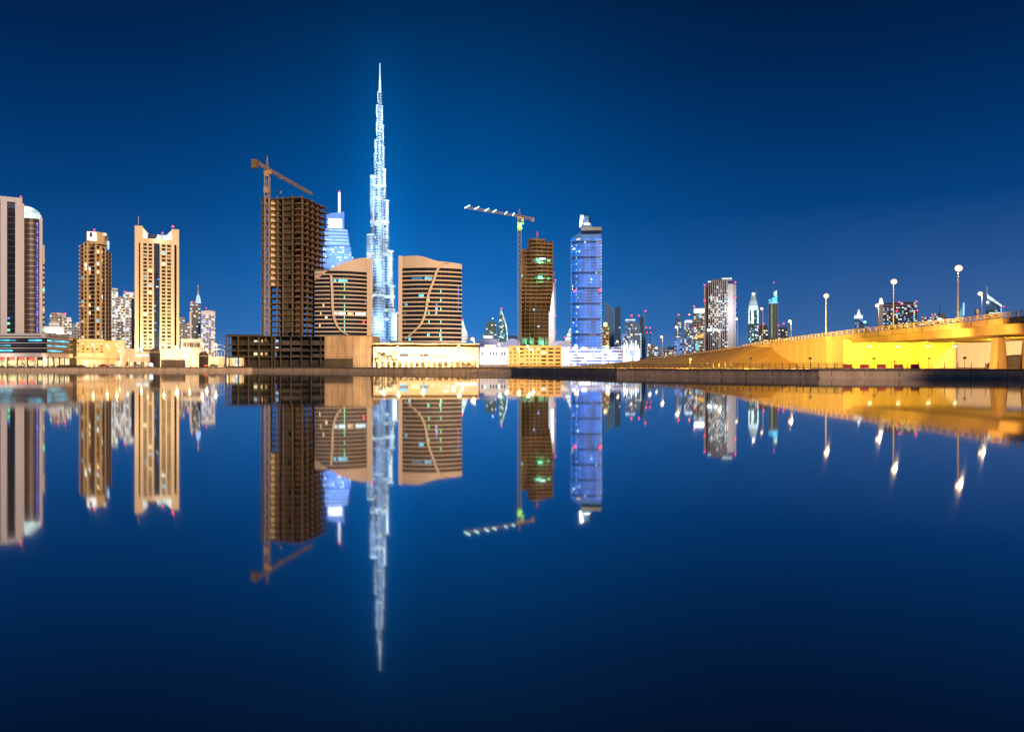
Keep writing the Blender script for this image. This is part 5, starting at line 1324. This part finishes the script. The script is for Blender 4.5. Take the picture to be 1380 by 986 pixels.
for i in range(5): q.box(U(817+i*2.2)-.3,U(817+i*2.2)+.3,-.6,-.003,0,t.H(407+i*2.3),HZ2)
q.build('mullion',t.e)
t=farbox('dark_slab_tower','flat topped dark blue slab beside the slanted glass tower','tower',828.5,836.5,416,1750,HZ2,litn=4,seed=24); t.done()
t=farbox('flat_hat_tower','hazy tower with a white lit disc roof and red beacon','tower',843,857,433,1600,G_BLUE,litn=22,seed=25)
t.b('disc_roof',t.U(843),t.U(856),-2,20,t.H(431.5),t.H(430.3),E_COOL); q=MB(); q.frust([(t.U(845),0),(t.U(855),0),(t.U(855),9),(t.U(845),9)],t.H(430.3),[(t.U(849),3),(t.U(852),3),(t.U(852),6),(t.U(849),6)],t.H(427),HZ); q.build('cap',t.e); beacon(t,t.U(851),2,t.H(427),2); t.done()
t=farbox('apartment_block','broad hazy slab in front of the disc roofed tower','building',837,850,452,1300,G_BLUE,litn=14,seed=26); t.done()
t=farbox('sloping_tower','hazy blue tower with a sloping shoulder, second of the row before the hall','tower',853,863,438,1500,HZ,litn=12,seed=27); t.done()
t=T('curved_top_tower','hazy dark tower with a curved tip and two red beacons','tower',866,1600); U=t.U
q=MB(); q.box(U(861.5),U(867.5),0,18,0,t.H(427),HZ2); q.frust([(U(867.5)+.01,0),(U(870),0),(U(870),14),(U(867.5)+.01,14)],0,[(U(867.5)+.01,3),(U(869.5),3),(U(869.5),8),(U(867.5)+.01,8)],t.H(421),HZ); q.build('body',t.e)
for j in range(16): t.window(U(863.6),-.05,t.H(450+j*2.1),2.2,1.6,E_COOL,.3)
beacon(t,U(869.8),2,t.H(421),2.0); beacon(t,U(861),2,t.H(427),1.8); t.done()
for x,y,lab in ((871,443,'far crane mast with a red beacon, left of a faint pair'),(876,443.5,'far crane mast with a red beacon, right of a faint pair')):
    t=T('crane_mast',lab,'crane',x,1100); q=MB(); q.lattice((0,0,0),(0,0,t.H(y)),2,HZ2); q.build('mast',t.e); q=MB(); q.lattice((-6,0,t.H(y)-3),(9,3,t.H(y)-3),1.2,HZ2); q.build('jib',t.e); beacon(t,0,0,t.H(y),1.2); beacon(t,1,0,t.H(y+6),1.0)
# white hall with pinnacles
t=T('pinnacled_hall','long pale hall with white lit pinnacles behind the sand slope','building',846,620); U=t.U
q=MB(); q.box(U(824),U(862),0,20,0,t.H(469),WHITEP); q.build('wall',t.e)
for x,y in ((838,465),(841.5,463),(844.5,461),(848,463.5),(851,460),(854,462),(857,460),(860,465)):
    q=MB(); q.frust([(U(x-1),0),(U(x+1),0),(U(x+1),1.4),(U(x-1),1.4)],t.H(469)+.003,[(U(x)-.1,.6),(U(x)+.1,.6),(U(x)+.1,.8),(U(x)-.1,.8)],t.H(y-1.2),E_WHITE if x%2 else E_COOL); q.build('pinnacle',t.e)
t.b('lit_bay',U(847),U(856),-.2,-.003,1,t.H(472),E_BLUEW)
for i in range(10): t.window(U(826+i*2.1),-.02,2,1,t.H(473),E_COOL if i%3 else GLASSB,.1)
for x in (828,840,856): light('hall_floodlight',(t.X+U(x),t.Y-12,8),9000,(.85,.9,1),1)
t.done()
# right cluster
t=farbox('apartment_block','low pale slab behind the sand crest','building',894,911,474,900,G_GREY,litn=8,seed=28,y0=484); t.done()
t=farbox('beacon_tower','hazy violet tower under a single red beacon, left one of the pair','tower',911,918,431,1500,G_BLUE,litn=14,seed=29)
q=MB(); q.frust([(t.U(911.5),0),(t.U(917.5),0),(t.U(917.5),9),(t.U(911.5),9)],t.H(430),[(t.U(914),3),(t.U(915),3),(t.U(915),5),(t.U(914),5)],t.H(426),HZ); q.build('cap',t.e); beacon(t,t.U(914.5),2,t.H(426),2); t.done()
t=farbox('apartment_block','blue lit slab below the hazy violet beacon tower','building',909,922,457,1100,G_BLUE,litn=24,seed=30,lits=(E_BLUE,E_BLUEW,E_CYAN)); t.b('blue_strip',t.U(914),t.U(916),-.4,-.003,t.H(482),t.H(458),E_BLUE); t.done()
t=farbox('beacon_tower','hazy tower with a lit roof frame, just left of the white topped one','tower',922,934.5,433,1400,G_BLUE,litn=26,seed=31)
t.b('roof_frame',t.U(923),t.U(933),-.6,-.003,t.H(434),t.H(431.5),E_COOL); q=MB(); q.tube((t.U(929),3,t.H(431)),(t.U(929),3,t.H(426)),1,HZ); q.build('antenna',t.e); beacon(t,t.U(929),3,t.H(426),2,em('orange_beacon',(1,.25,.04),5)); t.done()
t=farbox('white_topped_tower','tower with a glaring white roof box and an orange slanted stripe','tower',935,950,420,1000,G_GREY,litn=46,seed=32,lits=(E_COOL,E_WARM,E_CYAN))
t.b('lit_roof_box',t.U(935.5),t.U(949),-1,10,t.H(421),t.H(416),E_WHITE); q=MB(); q.prism([(t.U(936),-1.4),(t.U(948),-1.4),(t.U(948),-.2),(t.U(936),-.2)],t.H(455),0,E_AMB,z1s=[t.H(452.5),t.H(449),t.H(449),t.H(452.5)]); q.build('slanted_stripe',t.e)
t.b('blue_corner',t.U(937),t.U(941),-.8,-.02,t.H(470),t.H(463),E_CYAN); beacon(t,t.U(935.5),0,t.H(415),1.4); beacon(t,t.U(936),-1,t.H(443),1.2); t.done()
# big grey tower
t=T('grey_residential_tower','tall grey tower full of lit windows standing above the sand slope','tower',971,780); U=t.U
MG=mat('pale_grey_stone',(.40,.40,.44),.6,noise=.08,nscale=.1,streak=True)
q=MB(); q.box(U(948.8),U(953),0,20,0,t.H(386),MG); q.box(U(981),U(987.5),-1,22,0,t.H(383),MG); q.box(U(987.5)+.01,U(992),2,22,0,t.H(383.5),mat('shadow_grey_stone',(.25,.25,.29),.6)); q.build('side_pier',t.e)
pts=[(U(953),1),(U(958),-1.5),(U(970),-2.2),(U(981),-1)]
MD=mat('slate_glass_wall',(.15,.17,.22),.35,noise=.3,nscale=.1)
q=MB(); q.prism(pts+[(U(981),18),(U(953),18)],0,t.H(379),MD); q.prism([(U(959),0),(U(971),0),(U(971),15),(U(959),15)],t.H(379)+.01,t.H(376),MD); q.prism([(U(971)+.01,-1),(U(987),-1),(U(987),16),(U(971)+.01,16)],t.H(379)+.01,t.H(374),MD); q.build('body',t.e)
for i in range(10): t.b('vertical_rib',U(954.6+i*2.7),U(954.6+i*2.7)+.4,-3.1,-.8,0,t.H(378.5+(i<2)*2),MG)
q=MB(); q.box(U(973),U(986),-1.5,-1.01,t.H(376.5),t.H(375.3),E_COOL); q.box(U(954),U(958.5),-1.8,-1.3,t.H(380),t.H(378.5),E_COOL); q.build('roof_light',t.e)
r_=random.Random(6)
for j in range(30):
    for i in range(10):
        y=386+j*2.75
        if r_.random()<(.5 if 4<j<22 else .18):
            t.window(U(956+i*2.7),-2.35,t.H(y+1.8),1.25,1.3,r_.choice((E_COOL,E_WARM,E_WARM,E_CYAN,E_COOL)),.2)
t.window(U(956),-2.5,t.H(446),4,2,E_WHITE,.3); t.window(U(965),-2.5,t.H(445),3,1.6,E_WHITE,.3)
for x,y in ((949.5,385.5),(991,383),(991,403),(949.5,407)): beacon(t,U(x),-.5,t.H(y),1.0)
t.done()
light('facade_wash',(t.X+14,t.Y-30,60),60000,(.85,.9,1),2)
# pencil dome
t=T('domed_pencil_tower','pencil shaped tower with a glowing conical dome and tall white lit bays','tower',1015.5,1500); U=t.U
q=MB(); q.box(U(1008.5),U(1022.5),0,18,0,t.H(418),G_TEAL); q.build('body',t.e)
for a,b_ in ((1008.8,1010.2),(1012.4,1015.8),(1020.6,1022.2)): t.b('lit_bay',U(a),U(b_),-.8,-.003,t.H(436),t.H(418.5),E_COOL)
pr=[(418,6.5),(412,5.8),(405,4.3),(400,3.2),(397,2.2)]
for (ya,wa),(yb,wb) in zip(pr,pr[1:]):
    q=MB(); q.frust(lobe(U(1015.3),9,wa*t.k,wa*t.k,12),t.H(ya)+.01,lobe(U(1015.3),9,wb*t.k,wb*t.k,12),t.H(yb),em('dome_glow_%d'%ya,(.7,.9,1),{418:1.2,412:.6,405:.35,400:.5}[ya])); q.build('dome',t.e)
q=MB(); q.ball((U(1015.3),9,t.H(395.5)),2.6,E_WHITE); q.build('finial',t.e,True); q=MB(); q.tube((U(1019),9,t.H(397)),(U(1019),9,t.H(388)),.6,STEEL); q.build('mast',t.e)
r_=random.Random(9)
for i in range(30): t.window(U(1009.6+r_.random()*12),-.1,t.H(440+r_.random()*30),2,2,r_.choice((E_COOL,E_CYAN)),.3)
t.done()
t=farbox('dark_block','dark block with red beacons between the two crowned towers','building',1023,1034.5,441,1300,G_DARK,litn=22,seed=34); beacon(t,t.U(1029),1,t.H(438),1.6); beacon(t,t.U(1021.5),0,t.H(443),1.6); t.done()
t=T('green_crowned_tower','grey green tower with an angular blue green lit crown and needle','tower',1042,1500); U=t.U
MGG=mat('grey_green_wall',(.16,.20,.20),.5,noise=.2,nscale=.05,streak=True)
q=MB(); q.box(U(1036),U(1048.5),0,18,0,t.H(408),MGG)
for i in range(4): q.box(U(1037.5+i*3),U(1038.5+i*3),-.8,-.01,0,t.H(409),MGG)
q.build('body',t.e); t.b('lit_edge',U(1039.5),U(1040.8),-1,-.82,t.H(455),t.H(410),em('soft_green_strip',(.6,.8,.6),.45,.4,.05))
t.b('roof_line',U(1036),U(1048.5),-.9,-.003,t.H(408.8),t.H(407.5),E_BLUEW)
q=MB(); q.prism([(U(1036),1),(U(1047.5),1),(U(1047.5),12),(U(1036),12)],t.H(407),0,E_CYAN,z1s=[t.H(403.5),t.H(399),t.H(399),t.H(403.5)]); q.prism([(U(1042.5),2),(U(1047),2),(U(1047),9),(U(1042.5),9)],t.H(399)+.5,0,E_CROWN,z1s=[t.H(394),t.H(391),t.H(391),t.H(394)]); q.build('crown',t.e)
q=MB(); q.frust([(U(1041.5),3),(U(1043.5),3),(U(1043.5),6),(U(1041.5),6)],t.H(402),[(U(1042.7),4),(U(1043),4),(U(1043),4.4),(U(1042.7),4.4)],t.H(382),MGG); q.build('needle',t.e); beacon(t,U(1042.8),3,t.H(382),1.2); t.done()
t=farbox('dark_block','low dark block with two red beacons right of the green crowned tower','building',1049,1061,443,1300,G_DARK,litn=14,seed=35); beacon(t,t.U(1056),1,t.H(438),1.6); beacon(t,t.U(1049),0,t.H(440),1.4); t.done()
# beyond the bridge
t=T('clock_tower','small tower with a white lit spired head beyond the bridge','tower',1157,1400); U=t.U
q=MB(); q.box(U(1152),U(1163),0,14,0,t.H(429),G_BLUE); q.box(U(1151.5),U(1162.5),-1,13,t.H(429)+.01,t.H(424.5),E_COOL); q.build('body',t.e)
q=MB(); q.frust([(U(1154.5),3),(U(1160),3),(U(1160),10),(U(1154.5),10)],t.H(424.5)+.01,[(U(1157),6),(U(1157.6),6),(U(1157.6),7),(U(1157),7)],t.H(416.5),em('spire_white',(.95,.95,1),1.6)); q.build('spire',t.e)
q=MB(); q.ball((U(1165.5),-2,t.H(434)),2.6,em('cyan_ball',(.2,.7,1),3)); q.build('blue_lamp',t.e,True)
t.b('annex',U(1163)+.01,U(1171),2,12,0,t.H(437),G_BLUE)
t=T('lantern_tower','slim tower with a glowing white lantern head behind the dark office slab','tower',1187,1200); U=t.U
q=MB(); q.box(U(1183.5),U(1191),0,10,0,t.H(410),MG); q.build('body',t.e)
q=MB(); q.frust([(U(1183.8),1),(U(1190.8),1),(U(1190.8),9),(U(1183.8),9)],t.H(410)+.01,[(U(1185.8),3),(U(1188.8),3),(U(1188.8),7),(U(1185.8),7)],t.H(401.5),em('spire_white',(.95,.95,1),1.6)); q.tube((U(1187.3),5,t.H(401.5)),(U(1187.3),5,t.H(396)),.5,STEEL); q.build('lantern',t.e)
t=farbox('office_slab','broad dark office slab with coloured lit windows beyond the bridge','building',1190,1236,410,1000,G_DARK,litn=95,seed=36,lits=(E_COOL,E_CYAN,E_BLUE,E_WARM,E_BLUEW),litrange=(.05,1),y0=445,depth=22)
for x,y in ((1212,409),(1235,409),(1236,421),(1209,421)): beacon(t,t.U(x),-.5,t.H(y),1.3)
t.b('violet_roof',t.U(1191),t.U(1235),-.4,-.003,t.H(411.5),t.H(410.2),mat('violet_parapet',(.3,.2,.35),.6)); t.done()
t=farbox('low_block','low block with a line of lit windows behind the bridge railing, left one','building',1242,1256,430,1300,G_GREY,litn=16,seed=37,y0=440); beacon(t,t.U(1243),0,t.H(429),1.2); t.done()
t=farbox('low_block','grey block with a thin mast behind the bridge railing','building',1256,1274,425,1500,G_GREY,litn=10,seed=38,y0=440); q=MB(); q.tube((t.U(1266.5),4,t.H(424)),(t.U(1266.5),4,t.H(409)),.9,HZ2,6,.3); q.build('mast',t.e); beacon(t,t.U(1256),0,t.H(425),1.3); t.b('floodlight',t.U(1264),t.U(1268),-1,-.01,t.H(432),t.H(429),E_WHITE); t.done()
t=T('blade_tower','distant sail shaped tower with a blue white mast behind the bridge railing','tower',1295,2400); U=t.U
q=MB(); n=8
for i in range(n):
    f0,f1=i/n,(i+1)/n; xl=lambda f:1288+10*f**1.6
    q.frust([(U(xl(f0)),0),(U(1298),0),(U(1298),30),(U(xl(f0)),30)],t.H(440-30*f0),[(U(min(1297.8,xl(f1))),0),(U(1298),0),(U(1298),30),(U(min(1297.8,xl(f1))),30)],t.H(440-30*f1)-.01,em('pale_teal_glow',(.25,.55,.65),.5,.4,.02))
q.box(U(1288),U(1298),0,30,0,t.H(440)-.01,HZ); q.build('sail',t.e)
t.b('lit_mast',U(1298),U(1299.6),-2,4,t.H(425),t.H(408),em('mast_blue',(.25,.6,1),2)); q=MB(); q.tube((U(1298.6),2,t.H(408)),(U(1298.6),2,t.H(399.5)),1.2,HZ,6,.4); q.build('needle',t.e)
t=T('triangular_crown_tower','tower with a bright triangular slanted crown beside the right hand lamp','tower',1340,1300); U=t.U
q=MB(); q.box(U(1328.5),U(1350),0,20,0,t.H(418),G_TEAL); q.build('body',t.e)
q=MB(); q.prism([(U(1329),1),(U(1350),1),(U(1350),18),(U(1329),18)],t.H(418)+.01,0,HZ,z1s=[t.H(399),t.H(412),t.H(412),t.H(399)]); q.build('wedge',t.e)
q=MB(); q.prism([(U(1330.5),-1),(U(1350),-1),(U(1350),.98),(U(1330.5),.98)],0,0,E_CROWN,z1s=[t.H(396),t.H(411.5),t.H(411.5),t.H(396)])
q.v=[(v[0],v[1],(t.H(401.5) if v[0]<U(1340) else t.H(413.5)) if v[2]==0 else v[2]) for v in q.v]; q.build('lit_crown',t.e)
t.b('lit_edge',U(1348.5),U(1350),-1.2,-.9,t.H(425),t.H(413),E_BLUEW)
q=MB(); q.tube((U(1330),3,t.H(399)),(U(1330),3,t.H(384)),1.0,WHITEP,6,.3); q.build('mast',t.e)
q=MB(); q.ball((U(1331),-1,t.H(407)),1.8,E_WHITE); q.build('lamp',t.e); beacon(t,U(1352.5),0,t.H(415),1.3)
for i in range(6): t.window(U(1334+2.4*i),-.1,t.H(422),2.2,1.4,E_COOL,.3)
t.done()
# low far blocks filling the horizon
r_=random.Random(40)
FL=['low far block between the needle skyscraper and the right curved building','low far block on the horizon right of the sail tower','low far block behind the vaulted roofs','low far block left of the pinnacled hall','low far hazy block left of the flat slab on the crest','low far hazy block right of the curved tip tower','low far block right of the domed pencil tower','far dim block filling the gap left of the violet beacon tower']
for (x0,x1,y),lab in zip([(524,537,462),(684,699,455),(690,702,462),(818,826,455),(872,884,468),(882,897,471),(1022,1037,452),(899,911,470)],FL):
    t=farbox('low_block',lab,'building',x0,x1,y,1800,r_.choice([G_GREY,G_BLUE,HZ2]),litn=6,seed=x0,y0=480); t.done()

# billboard on the bridge + parked cars + distant bus
t=T('oval_sign','small oval sign on a post above the bridge railing before the triangular tower','sign',1316,230,z=deckz(1316)); 
q=MB(); q.tube((0,0,0),(0,0,t.H(423)),.09,STEEL); q.build('post',t.e); q=MB(); q.ball((0,0,t.H(420.5)),.6,CLADC,1.8); q.build('sign_board',t.e,True)
def car(x,Y,lab,col,z=GZ,yaw=None,scale=1.0):
    t=T('parked_car',lab,'car',x,Y,z=z,yaw=yaw,group='cars parked along the quay road')
    q=MB(); cm=mat('car_paint_%s'%lab.split()[0],col,.35)
    L_=2.2
    def sec(x_,z0_,z1_,w): return [(x_,-w,z0_),(x_,-w,z1_),(x_,w,z1_),(x_,w,z0_)]
    prof=[(-L_,.35,.75,.8),(-1.9,.28,.92,.86),(-1.2,.25,.98,.88),(1.0,.25,.95,.88),(1.9,.28,.85,.84),(L_,.36,.68,.78)]
    for a in prof: q.v+=sec(*a)
    k=q.mi(cm)
    for i in range(len(prof)-1):
        for j in range(4): q.f.append((i*4+j,i*4+(j+1)%4,(i+1)*4+(j+1)%4,(i+1)*4+j)); q.m.append(k)
    q.f.append((0,1,2,3)); q.m.append(k); n=len(prof)*4; q.f.append((n-1,n-2,n-3,n-4)); q.m.append(k); q.build('body',t.e)
    q=MB(); q.frust([(-1.7,-.82),(1.0,-.82),(1.0,.82),(-1.7,.82)],.96,[(-1.1,-.66),(.35,-.66),(.35,.66),(-1.1,.66)],1.42,GLASSB); q.build('cabin_glass',t.e)
    q=MB(); q.box(-1.1,.35,-.66,.66,1.423,1.46,cm); q.build('roof',t.e)
    for wx in (-1.35,1.35):
        for wy in (-.86,.86):
            q=MB(); q.tube((wx,wy-.1,.32),(wx,wy+.1,.32),.32,TYRE,12); w_=q.build('wheel',t.e); q=MB(); q.tube((wx,wy-.12,.32),(wx,wy+.12,.32),.17,STEEL,8); q.build('rim',w_)
    for wy in (-.55,.55):
        q=MB(); q.box(-L_-.04,-L_,wy-.15,wy+.15,.5,.66,E_RED if 'red' in lab else E_WHITE); q.build('tail_light' if 'red' in lab else 'headlight',t.e)
car(140,366,'red parked car on the quay road before the yellow block',(.5,.03,.02),yaw=5)
car(186,366,'silver parked car on the quay road left of the domed gatehouse',(.5,.5,.52),yaw=8)
car(150,368,'white parked car on the quay road below the orange arched door',(.75,.75,.75),yaw=184)
car(288,366,'grey parked car on the quay road beside the unfinished podium frame',(.2,.2,.22),yaw=-4)
car(632,290,'beige parked car at the right end of the lit podium arcade',(.4,.33,.25),yaw=30)
# hedge clumps on left quay
for k,(x,lab) in enumerate([(93,'dark bush on the quay below the podium corner'),(108,'dark bush on the quay before the yellow block, left of the red car'),(83,'dark bush on the quay before the lit shop front')]):
    q=MB(); r_=random.Random(k+50)
    for i in range(500):
        a=r_.random()*6.28; rr_=r_.random()**.5; z=r_.random(); x_,y_=2.6*rr_*math.cos(a),1.2*rr_*math.sin(a); z=z*1.2*(1.1-rr_*.7); s_=.16
        q.face([(x_-s_,y_,z),(x_+s_,y_+r_.uniform(-.2,.2),z+.1),(x_+.1,y_,z+s_*1.4)],LEAF)
    q.tube((0,0,0),(0,0,.5),.1,BARK)
    o=q.build('bush'); o.location=((x-690)/F*357,357,GZ); tag(o,lab,'bush','bushes on the left quay')

# ------------------------------------------------------------------ light and sky
w=bpy.data.worlds.new('World'); S.world=w; w.use_nodes=True; N,L=w.node_tree.nodes,w.node_tree.links; N.clear()
out=N.new('ShaderNodeOutputWorld'); tc=N.new('ShaderNodeTexCoord'); sp=N.new('ShaderNodeSeparateXYZ'); L.new(tc.outputs['Generated'],sp.inputs[0])
def M(op,a,b_=None,clamp=False):
    n=N.new('ShaderNodeMath'); n.operation=op; n.use_clamp=clamp
    for i,v in enumerate((a,b_)):
        if v is None: continue
        if isinstance(v,(int,float)): n.inputs[i].default_value=v
        else: L.new(v,n.inputs[i])
    return n.outputs[0]
X,Y_,Z=sp.outputs
cr=N.new('ShaderNodeValToRGB'); L.new(M('ABSOLUTE',Z),cr.inputs[0])
def lin(r,g,b_): 
    f=lambda c:(c/255/12.92) if c<=10 else (((c/255)+.055)/1.055)**2.4
    return (f(r),f(g),f(b_),1)
stops=[(0.0,lin(86,120,168)),(.05,lin(44,97,156)),(.12,lin(22,82,146)),(.20,lin(5,64,125)),(.28,lin(0,50,104)),(.37,lin(0,35,80)),(.46,lin(0,24,60)),(1.0,lin(0,14,40))]
el=cr.color_ramp.elements
el[0].position,el[0].color=stops[0]; el[1].position,el[1].color=stops[-1]
for p_,c in stops[1:-1]: e_=el.new(p_); e_.color=c
az=M('ARCTAN2',X,Y_)
def gauss(c,s_): d=M('DIVIDE',M('SUBTRACT',az,c),s_); return M('POWER',2.71828,M('MULTIPLY',M('MULTIPLY',d,d),-1.0))
a0=math.atan2(512-690,985)
g1=M('MULTIPLY',gauss(a0+.08,.27),M('SUBTRACT',1.0,M('MULTIPLY',Z,1.9),True),True)
g2=M('MULTIPLY',gauss(a0,.04),M('SUBTRACT',1.0,M('MULTIPLY',Z,2.3),True),True)
g3=M('MULTIPLY',gauss(.62,.30),M('SUBTRACT',1.0,M('MULTIPLY',M('ABSOLUTE',Z),5.0),True),True)
def addcol(prev,fac,c):
    m=N.new('ShaderNodeMix'); m.data_type='RGBA'; m.blend_type='ADD'; m.inputs[0].default_value=1
    k=N.new('ShaderNodeVectorMath'); k.operation='SCALE'; k.inputs[0].default_value=c; L.new(fac,k.inputs['Scale'])
    L.new(prev,m.inputs[6]); L.new(k.outputs[0],m.inputs[7]); return m.outputs[2]
c=addcol(cr.outputs[0],g1,(0.0,.078,.26)); c=addcol(c,g2,(0.0,.08,.24)); c=addcol(c,g3,(.035,.02,.01))
bg=N.new('ShaderNodeBackground'); L.new(c,bg.inputs[0]); bg.inputs[1].default_value=1.0
sk=N.new('ShaderNodeTexSky'); sk.sky_type='NISHITA'; sk.sun_disc=False; sk.sun_elevation=R(-4); sk.sun_rotation=R(150)
bg2=N.new('ShaderNodeBackground'); L.new(sk.outputs[0],bg2.inputs[0]); bg2.inputs[1].default_value=0.02
ad=N.new('ShaderNodeAddShader'); L.new(bg.outputs[0],ad.inputs[0]); L.new(bg2.outputs[0],ad.inputs[1]); L.new(ad.outputs[0],out.inputs[0])
sun=bpy.data.lights.new('city_glow','SUN'); sun.energy=3.3; sun.angle=R(8); sun.color=(1.0,.70,.47)
so=bpy.data.objects.new('city_glow',sun); COL.objects.link(so)
so.rotation_euler=Vector((-.47,.85,-.33)).to_track_quat('-Z','Y').to_euler()

cam=bpy.data.cameras.new('camera'); co=bpy.data.objects.new('camera',cam); COL.objects.link(co)
co.location=(0,0,CH); co.rotation_euler=(R(90),0,0); cam.sensor_width=36; cam.lens=36*F/1380; cam.clip_end=30000; cam.clip_start=.5
S.camera=co
S.view_settings.view_transform='Standard'; S.view_settings.look='None'; S.view_settings.exposure=0; S.view_settings.gamma=1
S.render.engine='CYCLES'; S.cycles.use_denoising=True; S.cycles.max_bounces=5; S.cycles.diffuse_bounces=2; S.cycles.glossy_bounces=3
S.cycles.sample_clamp_indirect=3; S.cycles.sample_clamp_direct=0; S.cycles.use_light_tree=True
